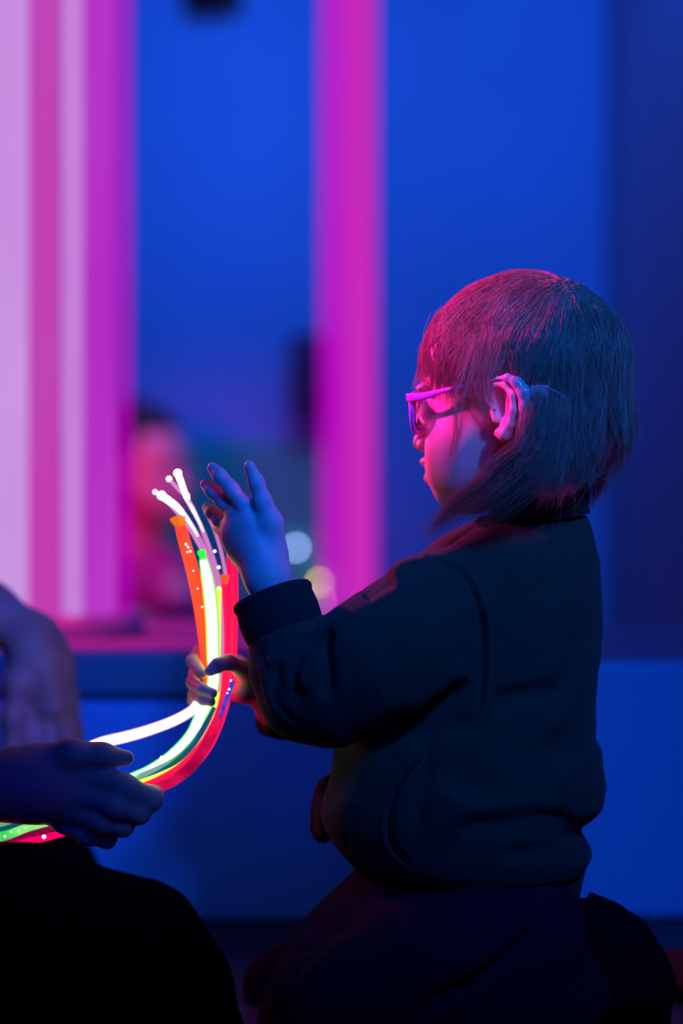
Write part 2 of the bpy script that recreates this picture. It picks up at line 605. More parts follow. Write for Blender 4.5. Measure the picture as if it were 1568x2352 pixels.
# small fittings on the far wall
M_navybox = principled('dark_navy_plastic', (0.03, 0.03, 0.12), 0.5, 0.3)
sp = thing('wall_speaker', 'dark square loudspeaker on the blue wall beside the slim tube', 'speaker')
a = P(664, 925, 4.9)
b = P(765, 768, 4.9)
box_obj('housing', (a[0], 4.86, a[2]), (b[0], 5.0, b[2]), M_navybox, sp, bevel=0.008)
box_obj('grille', (a[0] + 0.008, 4.855, a[2] + 0.008), (b[0] - 0.008, 4.862, b[2] - 0.008), M_navybox, sp, bevel=0.002)
c = P(488, -22, 4.95)
sn = thing('wall_sensor', 'dark round fitting on the wall at the very top of the picture', 'sensor')
ball_obj('dome', (c[0], 4.94, c[2]), (0.055, 0.05, 0.04), M_black, sn, 24)
box_obj('back_plate', (c[0] - 0.06, 4.985, c[2] - 0.045), (c[0] + 0.06, 5.0, c[2] + 0.045), M_black, sn, bevel=0.004)
for (u, v, r, colr, st, lab) in [
        (679, 1258, 5, (0.35, 0.50, 1.0), 24, 'round blue-white point of light on the teal wall, beside the raised hand'),
        (734, 1338, 5, (0.9, 0.62, 0.12), 20, 'upper yellow point of light on the wall above the raised sleeve'),
        (738, 1378, 4, (1.0, 0.45, 0.35), 30, 'lower peach point of light on the wall just above the raised sleeve')]:
    c = P(u, v, 4.93)
    wl = thing('button_light', lab, 'light', 'button lights on the teal wall')
    ball_obj('lens', (c[0], 4.945, c[2]), PX(r, 4.93), glow('button_glow', colr, st), wl, 16)
    lathe_obj('bezel', [(PX(r, 4.93), 0), (PX(r + 3, 4.93), 0), (PX(r + 3, 4.93), 0.004), (PX(r, 4.93), 0.004), (PX(r, 4.93), 0)],
              (0, 0, 0), M_black, wl, 24).matrix_local = Matrix.Translation((c[0], 4.958, c[2])) @ Matrix.Rotation(math.pi / 2, 4, 'X')

# ------------------------------------------------------------------ child: frames
YAW = math.radians(25)
PIT = math.radians(3)
HC = P(1210, 850, 2.0)
F0 = np.array([-math.cos(YAW), math.sin(YAW), 0])
L0 = np.array([-math.sin(YAW), -math.cos(YAW), 0])
U0 = np.array([0, 0, 1.0])
HF = F0 * math.cos(PIT) - U0 * math.sin(PIT)
HU = U0 * math.cos(PIT) + F0 * math.sin(PIT)
HL = L0
HR = np.stack([HF, HL, HU])


def hl(f, l, u):
    return HC + (f * HF + l * HL + u * HU) * 0.001


mm = 0.001


def head_prims(S, HCfn=hl, R=HR, sc=1.0, ears=True):
    e = lambda c, r, k=8, op=1: S.ell(HCfn(*c), np.array(r) * mm * sc, R, k * mm * sc, op)
    c_ = lambda a, b, ra, rb, k=4, op=1: S.cap(HCfn(*a), HCfn(*b), ra * mm * sc, rb * mm * sc, k * mm * sc, op)
    e((0, 0, 0), (83, 70, 76), 5)
    e((20, 0, 2), (62, 62, 60), 14)
    e((34, 0, -62), (45, 47, 46), 24)
    for s in (1, -1):
        e((50.5, s * 34, -62), (28, 24, 29), 18)
        e((54, s * 24, -84), (26, 23, 21), 16)
        e((76, s * 30, -11), (8, 19, 5), 8)
    e((68, 0, -97), (18, 21, 14), 14)
    e((74, 0, -77), (18, 24, 18), 12)
    for s in (1, -1):
        e((92, s * 33, -31), (14, 17, 12), 9, -1)
        e((71, s * 31, -31), (13.5, 15, 12), 5)
    c_((80, 0, -24), (93, 0, -50), 6.5, 8, 8)
    e((96.5, 0, -54), (8, 8.5, 7.5), 5)
    for s in (1, -1):
        e((90, s * 9.5, -57), (7.5, 6, 5.5), 4)
        c_((94, s * 4.5, -61.5), (90, s * 5, -58), 2.0, 1.5, 2, -1)
    e((88, 0, -70.5), (10, 16, 5.2), 5)
    e((85.5, 0, -84.5), (10, 13.5, 5.8), 5)
    c_((97, 0, -77.5), (92, 17, -78.5), 2.2, 1.0, 2.5, -1)
    c_((97, 0, -77.5), (92, -17, -78.5), 2.2, 1.0, 2.5, -1)
    if ears:
        for s in (1, -1):
            pts = [(6, 66, -31), (6, 69, -21), (0, 72, -15), (-9, 74, -16), (-15, 75, -25), (-14, 74, -37), (-10, 72, -48), (-4, 69, -55), (2, 66, -54)]
            rs = [2.6, 3.0, 3.2, 3.3, 3.4, 3.4, 3.8, 5.6, 4.0]
            for i in range(len(pts) - 1):
                a, b = pts[i], pts[i + 1]
                c_((a[0], s * a[1], a[2]), (b[0], s * b[1], b[2]), rs[i], rs[i + 1], 3)
            e((-6, s * 66, -35), (9, 4, 18), 5)
            e((-3, s * 73, -33), (7.5, 8, 12.5), 3, -1)
            c_((6, s * 67, -37), (4, s * 67, -43), 2.8, 2.8, 3)
            c_((-9, s * 70, -25), (-7, s * 69, -44), 2.0, 2.2, 3)


# ------------------------------------------------------------------ child body
person = thing('person', 'small child in spectacles and dark sweatshirt kneeling, one hand raised, holding glowing strands', 'person')
B = Shape()
head_prims(B)
B.cap(hl(-18, 0, -62), P(1225, 1270, 2.03), 0.030, 0.030, 0.01)
B.ell(P(1150, 1420, 2.03), (0.070, 0.062, 0.075), None, 0.04)
B.ell(P(1110, 1680, 2.03), (0.075, 0.062, 0.11), None, 0.04)
B.ell(P(1090, 2060, 2.03), (0.070, 0.060, 0.08), None, 0.04)
# near (left) arm
wr = P(614, 1322, 1.965)
B.chain([P(1080, 1370, 1.97), P(700, 1600, 1.945), P(650, 1460, 1.957), wr], [0.028, 0.021, 0.020, PX(45, 1.965)], 0.012)
# left hand, back towards the camera
q = lambda u, v, d: P(u, v, d)
r_ = lambda x: PX(x, 1.97)
B.cap(wr, q(590, 1230, 1.968), r_(45), r_(40), 0.008)
B.chain([wr, q(573, 1200, 1.966), q(556, 1156, 1.966)], [r_(40), r_(28), r_(17)], 0.010)
B.chain([wr, q(560, 1215, 1.972), q(540, 1176, 1.974)], [r_(40), r_(27), r_(16)], 0.010)
B.chain([wr, q(556, 1240, 1.982), q(524, 1206, 1.986)], [r_(38), r_(25), r_(15)], 0.010)
B.chain([wr, q(562, 1272, 1.990), q(516, 1224, 1.998)], [r_(36), r_(24), r_(15)], 0.012)
B.ell(q(568, 1228, 1.976), (r_(54), 0.0115, r_(58)), None, 0.014)
B.chain([q(556, 1156, 1.966), q(530, 1123, 1.967), q(505, 1093, 1.972), q(489, 1075, 1.978)], [r_(20), r_(18.5), r_(16), r_(13.5)], 0.0035)
B.chain([q(540, 1176, 1.974), q(512, 1152, 1.978), q(487, 1128, 1.984), q(472, 1113, 1.990)], [r_(19), r_(17), r_(15), r_(13)], 0.0035)
B.chain([q(526, 1208, 1.988), q(504, 1195, 1.994), q(487, 1178, 2.000), q(476, 1167, 2.006)], [r_(18), r_(16), r_(14), r_(12.5)], 0.0035)
B.chain([q(518, 1226, 1.998), q(506, 1216, 2.012), q(500, 1212, 2.026), q(500, 1216, 2.036)], [r_(13), r_(12), r_(11), r_(10)], 0.003)
B.chain([q(628, 1270, 1.968), q(621, 1200, 1.960), q(603, 1152, 1.957), q(589, 1108, 1.955), q(573, 1070, 1.952)], [r_(34), r_(27), r_(20), r_(16), r_(12.5)], 0.006)
for nn in [(556, 1156, 1.962), (540, 1176, 1.969)]:
    B.ell(q(*nn), (r_(17), r_(17), r_(17)), None, 0.004)
# far (right) arm and gripping hand
g_ = lambda x: PX(x, 2.05)
B.chain([P(1090, 1360, 2.09), P(860, 1640, 2.14), P(640, 1632, 2.10), P(596, 1580, 2.078)], [0.028, 0.022, 0.017, g_(36)], 0.012)
B.ell(q(535, 1553, 2.088), (g_(52), 0.011, g_(52)), None, 0.012)
B.cap(P(596, 1580, 2.078), q(550, 1575, 2.080), g_(36), g_(36), 0.010)
B.ell(q(553, 1588, 2.062), (g_(30), 0.013, g_(26)), None, 0.008)
B.chain([q(500, 1507, 2.082), q(458, 1497, 2.072), q(443, 1518, 2.045), q(462, 1547, 2.026)], [g_(15), g_(15), g_(14.5), g_(13)], 0.003)
B.chain([q(490, 1540, 2.086), q(448, 1545, 2.074), q(442, 1568, 2.044), q(466, 1584, 2.020), q(487, 1592, 2.014)], [g_(15), g_(14), g_(14), g_(13), g_(12)], 0.003)
B.chain([q(495, 1575, 2.086), q(448, 1582, 2.074), q(445, 1596, 2.046), q(466, 1607, 2.022), q(484, 1612, 2.018)], [g_(14), g_(13), g_(13), g_(12), g_(11)], 0.003)
B.chain([q(500, 1600, 2.082), q(450, 1605, 2.076), q(443, 1609, 2.056), q(452, 1614, 2.040)], [g_(13), g_(12), g_(12), g_(10.5)], 0.003)
B.chain([q(575, 1570, 2.070), q(556, 1535, 2.044), q(526, 1522, 2.018), q(500, 1528, 2.008), q(482, 1541, 2.006)], [g_(26), g_(20), g_(16), g_(14), g_(12)], 0.006)
shape_obj('body', B, 0.0011, M_skin, person)

# lips tint is part of the face: eyes and brows as small parts
for s in (1, -1):
    ec = hl(73.5, s * 31, -33)
    eye = ball_obj('eye', ec, 0.0122, M_eye, person, 20)
    ball_obj('iris', ec + (HF * 0.0108 - HU * 0.004), (0.004, 0.004, 0.004), M_iris, eye, 12)


# ------------------------------------------------------------------ sweatshirt
def table(rows):
    rows = np.array(sorted(rows, key=lambda r: -r[0]), float)     # by v, descending => z ascending
    D = 2.03
    z = (1176 - rows[:, 0]) * D / FPX
    xl = (rows[:, 1] - 784) * D / FPX
    xr = (rows[:, 2] - 784) * D / FPX
    return z, xl, xr, rows[:, 3]


def loft_fn(rows, yc=2.03, p=2.3, lean=0.0):
    z, xl, xr, dy = table(rows)

    def smooth_interp(Z, y):
        zz = np.linspace(z[0], z[-1], 200)
        yy = np.interp(zz, z, y)
        ker = np.hanning(11)
        ker /= ker.sum()
        yy = np.convolve(np.pad(yy, 5, mode='edge'), ker, 'valid')
        return np.interp(Z, zz, yy)

    def f(X):
        Z = np.clip(X[:, 2], z[0], z[-1])
        l = smooth_interp(Z, xl)
        r = smooth_interp(Z, xr)
        h = smooth_interp(Z, dy)
        cx = (l + r) / 2
        a = (r - l) / 2
        qx = np.abs(X[:, 0] - cx) / a
        qy = np.abs(X[:, 1] - yc) / h
        k = (qx ** p + qy ** p) ** (1 / p)
        g = (k - 1) * np.minimum(a, h)
        over = np.maximum(np.maximum(X[:, 2] - z[-1], z[0] - X[:, 2]), 0)
        return np.where(over > 0, np.hypot(np.maximum(g, 0), over) + np.minimum(g, 0) * 0, g)
    lo = np.array([xl.min() - 0.01, yc - dy.max() - 0.01, z[0] - 0.005])
    hi = np.array([xr.max() + 0.01, yc + dy.max() + 0.01, z[-1] + 0.005])
    return f, lo, hi


T_rows = [(1186, 1105, 1345, 0.050), (1205, 1065, 1355, 0.062), (1240, 1000, 1364, 0.076), (1290, 945, 1374, 0.088),
          (1400, 900, 1380, 0.095), (1500, 870, 1377, 0.097), (1600, 830, 1366, 0.098), (1700, 772, 1364, 0.100), (1750, 762, 1382, 0.103),
          (1800, 752, 1390, 0.106), (1850, 735, 1384, 0.106), (1885, 738, 1350, 0.103), (1900, 745, 1328, 0.101), (1925, 756, 1345, 0.100),
          (1955, 778, 1358, 0.099), (1985, 810, 1346, 0.095), (1998, 840, 1338, 0.090)]
ff, lo, hi = loft_fn(T_rows)
G = Shape()
G.fn(ff, lo, hi, 0.01)
# near sleeve
G.chain([P(1000, 1395, 1.968), P(930, 1475, 1.955), P(840, 1535, 1.945), P(750, 1592, 1.945), P(692, 1612, 1.948)],
        [PX(128, 1.97), PX(142, 1.96), PX(138, 1.95), PX(112, 1.95), PX(82, 1.95)], 0.02)
G.chain([P(692, 1608, 1.948), P(672, 1540, 1.953), P(660, 1475, 1.958)], [PX(82, 1.95), PX(92, 1.95), PX(88, 1.96)], 0.012)
G.cap(P(740, 1520, 1.95), P(700, 1500, 1.955), PX(70, 1.95), PX(60, 1.95), 0.02)
# far sleeve
G.chain([P(1060, 1370, 2.09), P(870, 1600, 2.14), P(760, 1640, 2.125), P(668, 1645, 2.105)], [0.045, 0.036, 0.027, 0.021], 0.015)
G.cap(P(655, 1655, 2.10), P(628, 1668, 2.092), 0.012, 0.008, 0.012)
# wrinkle below the armpit, overlap lines
FOLDS = [  # polyline (u,v), amplitude m, width px
    ([(985, 1275), (1060, 1320), (1098, 1400), (1110, 1500), (1103, 1590), (1092, 1640)], -0.0036, 6),
    ([(975, 1268), (1045, 1305), (1085, 1370), (1098, 1440)], 0.0020, 7),
    ([(1000, 1272), (1075, 1320), (1114, 1400), (1124, 1500), (1117, 1600), (1106, 1650)], 0.0020, 6),
    ([(1080, 1560), (1010, 1620), (950, 1655), (860, 1695)], -0.006, 18),
    ([(1075, 1530), (1000, 1590), (930, 1640)], 0.003, 20),
    ([(755, 1440), (742, 1490), (752, 1560), (745, 1610)], -0.005, 12),
    ([(745, 1452), (700, 1500), (680, 1560), (690, 1620)], -0.0042, 11),
    ([(735, 1446), (660, 1480), (632, 1530), (640, 1600)], -0.0038, 11),
    ([(715, 1478), (690, 1530), (692, 1590)], 0.004, 12),
    ([(660, 1500), (615, 1530), (625, 1600), (650, 1650)], 0.003, 10),
    ([(590, 1478), (615, 1540), (640, 1620), (690, 1670)], -0.0022, 8),
    ([(830, 1370), (860, 1350), (910, 1325)], -0.005, 16),
    ([(890, 1325), (950, 1300), (985, 1300)], 0.003, 14),
    ([(960, 1290), (900, 1340), (840, 1400), (800, 1440)], 0.002, 26),
    ([(1360, 1420), (1330, 1560), (1290, 1640), (1240, 1700)], 0.0035, 16),
    ([(1345, 1420), (1310, 1540), (1265, 1620)], -0.003, 18),
    ([(1120, 1610), (1200, 1598), (1290, 1588)], -0.004, 20),
    ([(900, 1690), (1010, 1675), (1100, 1650)], -0.003, 18),
    ([(960, 1735), (915, 1800), (895, 1880), (905, 1945), (945, 1985)], -0.0025, 5),
    ([(950, 1732), (903, 1800), (880, 1880), (890, 1950), (930, 1990)], 0.0014, 7),
    ([(990, 1690), (975, 1740), (975, 1800), (960, 1860), (960, 1930)], -0.003, 16),
    ([(1000, 1760), (1080, 1810), (1180, 1830)], -0.003, 26),
    ([(1000, 1800), (1090, 1860), (1240, 1870)], 0.003, 26),
    ([(880, 1720), (830, 1790), (800, 1880)], 0.003, 24),
    ([(1330, 1896), (1250, 1880), (1150, 1885), (1050, 1905)], -0.005, 18),
    ([(1340, 1950), (1240, 1930), (1100, 1945)], 0.002, 18),
    ([(1380, 1700), (1340, 1760), (1260, 1800)], 0.002, 24),
    ([(1130, 1205), (1080, 1215), (1010, 1262)], -0.0016, 5),
]


def fold_post(folds, dmax=2.03, gain=1.5):
    def post(V, F):
        N = vnormals(V, F)
        V = V.copy()
        u = V[:, 0] / V[:, 1] * FPX + 784
        v = 1176 - V[:, 2] / V[:, 1] * FPX
        disp = np.zeros(len(V))
        near = np.clip((dmax - V[:, 1]) / 0.02, 0, 1) * np.clip(-N[:, 1] * 3 + 0.6, 0, 1)
        for pts, amp, w in folds:
            p = crom(np.array(pts, float), 6)
            m = (u > p[:, 0].min() - 4 * w) & (u < p[:, 0].max() + 4 * w) & (v > p[:, 1].min() - 4 * w) & (v < p[:, 1].max() + 4 * w) & (near > 0)
            if not m.any():
                continue
            uu, vv = u[m], v[m]
            best = np.full(len(uu), 1e9)
            tt = np.zeros(len(uu))
            n = len(p) - 1
            for i in range(n):
                a, b = p[i], p[i + 1]
                ab = b - a
                t = np.clip(((uu - a[0]) * ab[0] + (vv - a[1]) * ab[1]) / (ab @ ab), 0, 1)
                dd = np.hypot(uu - a[0] - t * ab[0], vv - a[1] - t * ab[1])
                g = dd < best
                best = np.where(g, dd, best)
                tt = np.where(g, (i + t) / n, tt)
            fade = np.minimum(1, np.minimum(tt, 1 - tt) * 5 + 0.15)
            disp[m] += gain * amp * np.exp(-(best / (w * (1.0 if abs(amp) < 0.0024 else 1.35))) ** 2) * fade
        # gentle cloth unevenness
        q = V * 1000
        wob = (np.sin(q[:, 0] * 0.11 + np.sin(q[:, 2] * 0.07) * 2) * np.sin(q[:, 2] * 0.09 + q[:, 1] * 0.06) * 0.0006)
        return V + N * (disp * near + wob)[:, None]
    return post


sweat = shape_obj('sweatshirt', G, 0.0013, M_sweat, person, fold_post(FOLDS))


def ring_part(name, frames, mat, parent, thick=0.004, seg=96, ribs=0, rib_amp=0.0005):
    """frames: list of (center, axis_a, axis_b) from one rim to the other; hollow band with rounded rims"""
    n = len(frames)
    V = []
    order = []
    inner = [(c, a * (1 - thick / np.linalg.norm(a)), b * (1 - thick / np.linalg.norm(b))) for c, a, b in frames]
    loop = frames + inner[::-1]
    for (c, a, b) in loop:
        for j in range(seg):
            t = 2 * math.pi * j / seg
            rr = 1 + (rib_amp / np.linalg.norm(a)) * math.cos(ribs * t) if ribs else 1
            V.append(c + (a * math.cos(t) + b * math.sin(t)) * rr)
    F = []
    m = len(loop)
    for i in range(m):
        i2 = (i + 1) % m
        for j in range(seg):
            k = (j + 1) % seg
            F.append([i * seg + j, i * seg + k, i2 * seg + k, i2 * seg + j])
    return link(name, mesh_np(name, np.array(V), F), mat, parent)


def cuff(center_rim, center_seam, r_rim, r_seam, tilt=(0, 0, 0), name='cuff', ribs=60):
    A = np.asarray(center_seam) - np.asarray(center_rim)
    L = np.linalg.norm(A)
    A = A / L
    side = np.cross(A, [0, 1, 0])
    side /= np.linalg.norm(side)
    dep = np.cross(A, side)
    fr = []
    prof = [(0.0, 0.90), (0.01, 0.96), (0.05, 1.0), (0.14, 1.02), (0.2, 0.985), (0.5, 1.03), (0.8, 1.02), (0.95, 0.97), (1.0, 0.93)]
    for t, s in prof:
        r = (r_rim + (r_seam - r_rim) * t) * s
        c = center_rim + A * L * t
        fr.append((c, side * r, dep * r * 0.92))
    # slight tilt of the rim towards the viewer
    return ring_part(name, fr, M_rib, sweat, 0.005, 160, ribs, 0.00035)


cuff(P(622, 1362, 1.965), P(658, 1462, 1.957), PX(93, 1.96), PX(90, 1.96))
cuff(P(612, 1640, 2.088), P(662, 1650, 2.102), PX(48, 2.09), PX(52, 2.09), ribs=40)

# collar
fr = []
for t, hw, hd in [(0, 102, 0.049), (0.03, 107, 0.051), (0.12, 109, 0.052), (0.5, 115, 0.054), (0.78, 120, 0.057), (0.84, 117, 0.056), (0.92, 122, 0.060), (1.0, 125, 0.064)]:
    v = 1104 + t * 94
    u = 1245 - t * 16
    c = P(u, v, 2.03)
    a = np.array([PX(hw, 2.03), 0, 0.010 * (1 - 0.3 * t)])
    b = np.array([0, hd, 0])
    fr.append((c, a, b))
ring_part('collar', fr, M_rib, sweat, 0.005, 200, 90, 0.0003)
# hem band
fr = []
for t, l, r, hd in [(0, 838, 1338, 0.090), (0.1, 846, 1342, 0.091), (0.5, 862, 1334, 0.089), (0.9, 880, 1328, 0.087), (1.0, 890, 1324, 0.084)]:
    v = 1990 + t * 88
    fr.append((P((l + r) / 2, v, 2.03), np.array([PX((r - l) / 2, 2.03), 0, 0]), np.array([0, hd, 0])))
ring_part('hem_band', fr, M_rib, sweat, 0.005, 240, 110, 0.0004)

# pocket edge piping and its far corner bulging out in front
def on_surface(sh, pts, lift=0.0004, side=1.80):
    out = []
    for u, v in pts:
        ds = np.linspace(1.80, 2.05, 500)
        X = np.array([P(u, v, d) for d in ds])
        f = sh(X)
        i = np.argmax(f < 0)
        out.append(P(u, v, ds[i] - lift) if f[i] < 0 else P(u, v, 1.99))
    return out


tube_obj('pocket_edge', on_surface(G, [(968, 1740), (930, 1785), (908, 1840), (898, 1900), (910, 1950), (945, 1984)], 0.0002), [0.0007, 0.0012, 0.0012, 0.0012, 0.0007], M_seam, sweat, 8)
fr_p = Shape()
fr_p.ell(P(742, 1868, 2.06), (PX(20, 2.06), 0.04, PX(62, 2.06)), None, 0.01)
fr_p.cap(P(760, 1800, 2.06), P(738, 1900, 2.06), PX(16, 2.06), PX(14, 2.06), 0.02)
shape_obj('front_pocket', fr_p, 0.0015, M_rib, sweat)

# ------------------------------------------------------------------ trousers and shoes
Tz = Shape()
ff, lo, hi = loft_fn([(2000, 815, 1326, 0.082), (2030, 790, 1322, 0.09), (2080, 735, 1318, 0.105), (2140, 680, 1318, 0.118), (2220, 630, 1340, 0.128), (2300, 600, 1365, 0.132), (2371, 585, 1372, 0.13)], 2.04)
Tz.fn(ff, lo, hi, 0.01)
Tz.chain([P(1180, 2170, 1.98), P(930, 2240, 1.93), P(730, 2290, 1.90)], [0.062, 0.052, 0.037], 0.02)
Tz.chain([P(1130, 2170, 2.09), P(860, 2200, 2.13), P(660, 2270, 2.16)], [0.060, 0.050, 0.040], 0.02)
Tz.chain([P(760, 2318, 1.915), P(1100, 2300, 1.95), P(1320, 2290, 1.98)], [0.030, 0.035, 0.030], 0.02)
Tz.fn(lambda X: X[:, 2] - (FZ + 0.001), None, None, 0.003, -1) if False else None
TF = [([(1245, 2095), (1180, 2180), (1080, 2260), (960, 2320)], -0.006, 14), ([(1225, 2100), (1150, 2180), (1040, 2250)], 0.003, 22),
      ([(730, 2090), (720, 2150), (760, 2110), (830, 2070)], -0.003, 12), ([(830, 2110), (760, 2140), (700, 2200), (640, 2260)], -0.004, 14),
      ([(900, 2150), (1000, 2200), (1100, 2200)], 0.003, 30)]
trous = shape_obj('trousers', Tz, 0.0022, M_trouser, person, fold_post(TF, 2.03))
Sh = Shape()
Sh.chain([P(1345, 2110, 2.02), P(1420, 2170, 2.03), P(1478, 2260, 2.04), P(1500, 2335, 2.05)], [PX(48, 2.02), PX(60, 2.03), PX(52, 2.04), PX(34, 2.05)], 0.03)
Sh.ell(P(1400, 2260, 2.02), (PX(110, 2.02), 0.03, PX(90, 2.02)), None, 0.03)
shoe = shape_obj('shoe', Sh, 0.002, M_shoe, person)
tube_obj('sole', [P(1352, 2056, 2.03), P(1420, 2100, 2.035), P(1480, 2170, 2.045), P(1520, 2270, 2.05), P(1530, 2350, 2.055)], [0.003, 0.008, 0.008, 0.008, 0.004], M_shoe, shoe, 12)

# ------------------------------------------------------------------ hair
Hd = Shape()
head_prims(Hd, ears=False)
Hd.cap(hl(-18, 0, -62), P(1225, 1270, 2.03), 0.037, 0.043, 0.02)
to_local = lambda X: (X - HC) @ HR.T * 1000
crown = np.array([-48.0, 0, 58.0])


def hair_cap():
    """the mass of hair under the loose strands"""
    C = Shape()
    C.ell(hl(-2, 0, 2), np.array([84, 72, 78]) * mm, HR, 0.005)
    C.ell(hl(-30, 0, -45), np.array([50, 58, 52]) * mm, HR, 0.02)

    def cut(X):
        q = to_local(X)
        f, l, u = q[:, 0], np.abs(q[:, 1]), q[:, 2]
        # hair kept above / behind a sloping hairline
        line = np.interp(f, [-90, -60, -22, -16, 8, 30, 55, 75, 90], [-84, -96, -84, -4, 4, 14, 30, 42, 48])
        return (line - u) * mm * 0.6
    Cf = lambda X: np.maximum(C(X), cut(X))
    V, F = surf(Cf, C.lo, C.hi, 0.0018)
    q = V * 1000
    N = vnormals(V, F)
    th = np.arctan2(to_local(V)[:, 1] - crown[1], to_local(V)[:, 0] - crown[0])
    V = V + N * (np.sin(th * 60) * 0.0007)[:, None]
    return V, F


n_str = 15000
d = rng.normal(size=(n_str * 4, 3))
d /= np.linalg.norm(d, axis=1)[:, None]
roots = d * np.array([84, 71, 77])
f, l, u = roots.T
line = np.interp(f, [-90, -60, -22, -16, 14, 30, 55, 72, 90], [-62, -60, -50, 0, -6, 4, 26, 40, 44])
ok = (u > line) & (l > -74)
roots = roots[ok][:n_str]
n_str = len(roots)
STEP = 4.5
NS = 46
layer = rng.random(n_str) ** 0.8
off = (1.5 + layer * 6.0) * np.interp(roots[:, 0], [-80, -20, 40, 80], [0.7, 0.85, 0.55, 0.35])
p = roots.copy()
v = p - crown
nrm = p / np.array([84, 71, 77]) ** 2
nrm /= np.linalg.norm(nrm, axis=1)[:, None]
v -= (v * nrm).sum(1)[:, None] * nrm
v /= np.linalg.norm(v, axis=1)[:, None] + 1e-6
clump = rng.normal(size=(330, 3))
seedc = roots[rng.integers(0, n_str, 330)]
ci = np.array([np.argmin(((seedc - r) ** 2).sum(1)) for r in roots])
jit = clump[ci] * 0.17 + rng.normal(size=(n_str, 3)) * 0.05
paths = [p.copy()]
alive = np.ones(n_str, bool)
ends = np.full(n_str, NS)
endj = rng.normal(size=n_str)
stray = rng.random(n_str) < 0.03
wav = rng.normal(size=(n_str, 2))
for s in range(1, NS):
    f, l, u = p.T
    al = np.abs(l)
    g = np.zeros_like(p)
    below = np.clip((15 - u) / 40, 0, 1)
    g[:, 2] = -(0.10 + 0.30 * below)
    # over the brow the fringe sweeps forwards, behind the ear it sweeps forwards too, the nape curls outwards
    g[:, 0] += np.where((f > -60) & (f < -16) & (u < -35), 0.10, 0)
    g[:, 0] += np.where((f < -62) & (u < -55), 0.05, 0)
    v2 = v + g + jit * 0.35
    # push out of the head
    q = HC + (p @ HR) * mm
    sd = Hd(q) * 1000
    v2 /= np.linalg.norm(v2, axis=1)[:, None]
    pn = p + v2 * STEP
    q = HC + (pn @ HR) * mm
    sd = Hd(q) * 1000
    eps = 1.0
    gr = np.stack([(Hd(q + HR[i] * eps * mm) * 1000 - sd) / eps for i in range(3)], -1)
    gr /= np.linalg.norm(gr, axis=1)[:, None] + 1e-9
    ramp = min(1, s / 6)
    want = off * ramp + 1.0 + np.where((pn[:, 0] < -20) & (pn[:, 2] < -10), np.clip((-10 - pn[:, 2]) * 0.10, 0, 4), 0)
    push = np.maximum(want - sd, 0)
    pull = np.where((sd > want) & (pn[:, 2] > -20), (sd - want) * 0.4, 0)
    pn = pn + gr * (push - pull)[:, None]
    nv = pn - p
    nv /= np.linalg.norm(nv, axis=1)[:, None] + 1e-9
    v = 0.5 * v + 0.5 * nv
    v /= np.linalg.norm(v, axis=1)[:, None]
    p = np.where(alive[:, None], pn, p)
    paths.append(p.copy())
    f, l, u = p.T
    lim = np.interp(f, [-95, -75, -50, -22, -16, 6, 14, 40, 66, 90], [-42, -62, -92, -104, -12, -16, -20, -16, -2, 8])
    lim = np.where(stray & (f > -30), lim - 25, lim)
    stop = alive & (u < lim + endj * np.where(f < -20, 11, 6))
    ends[stop] = s
    alive &= ~stop
paths = np.array(paths)            # (NS, n, 3)
NP = 14
strV, strF = [], []


def add_strands(P3, rads):
    """P3 (n, NP, 3) world, rads (n,) ; thin three sided tubes tapering to the tip"""
    n, m, _ = P3.shape
    T = np.gradient(P3, axis=1)
    T /= np.linalg.norm(T, axis=2)[..., None] + 1e-12
    A = np.cross(T, np.array([0.2, 1, 0.1]))
    A /= np.linalg.norm(A, axis=2)[..., None] + 1e-12
    Bv = np.cross(T, A)
    tp = np.interp(np.linspace(0, 1, m), [0, 0.6, 1], [1, 0.9, 0.15])
    rr = rads[:, None] * tp[None]
    ring = []
    for k in range(3):
        a = 2 * math.pi * k / 3
        ring.append(P3 + (A * math.cos(a) + Bv * math.sin(a)) * rr[..., None])
    V = np.stack(ring, 2)          # n,m,3,3
    base = sum(len(x) for x in strV)
    idx = np.arange(n * m * 3).reshape(n, m, 3) + base
    Fq = []
    for k in range(3):
        k2 = (k + 1) % 3
        Fq.append(np.stack([idx[:, :-1, k], idx[:, :-1, k2], idx[:, 1:, k2], idx[:, 1:, k]], -1).reshape(-1, 4))
    strV.append(V.reshape(-1, 3))
    strF.append(np.concatenate(Fq))


tt = np.linspace(0, 1, NP)
P3 = np.zeros((n_str, NP, 3))
for i in range(n_str):
    e = max(int(ends[i]), 3)
    e = min(e, NS - 1)
    x = tt * e
    i0 = np.minimum(x.astype(int), e - 1)
    w = (x - i0)[:, None]
    P3[i] = paths[i0, i] * (1 - w) + paths[i0 + 1, i] * w
seed_id = np.array([np.argmin(((roots - c) ** 2).sum(1)) for c in seedc])
G3 = P3[seed_id[ci]]
ck = (0.82 * tt ** 1.2)[None, :, None] * np.clip(1 - np.linalg.norm(G3[:, -1] - P3[:, -1], axis=1) / 60, 0, 1)[:, None, None]
P3 = P3 * (1 - ck) + G3 * ck
add_strands(HC + (P3 @ HR) * mm, rng.uniform(0.00010, 0.00026, n_str))


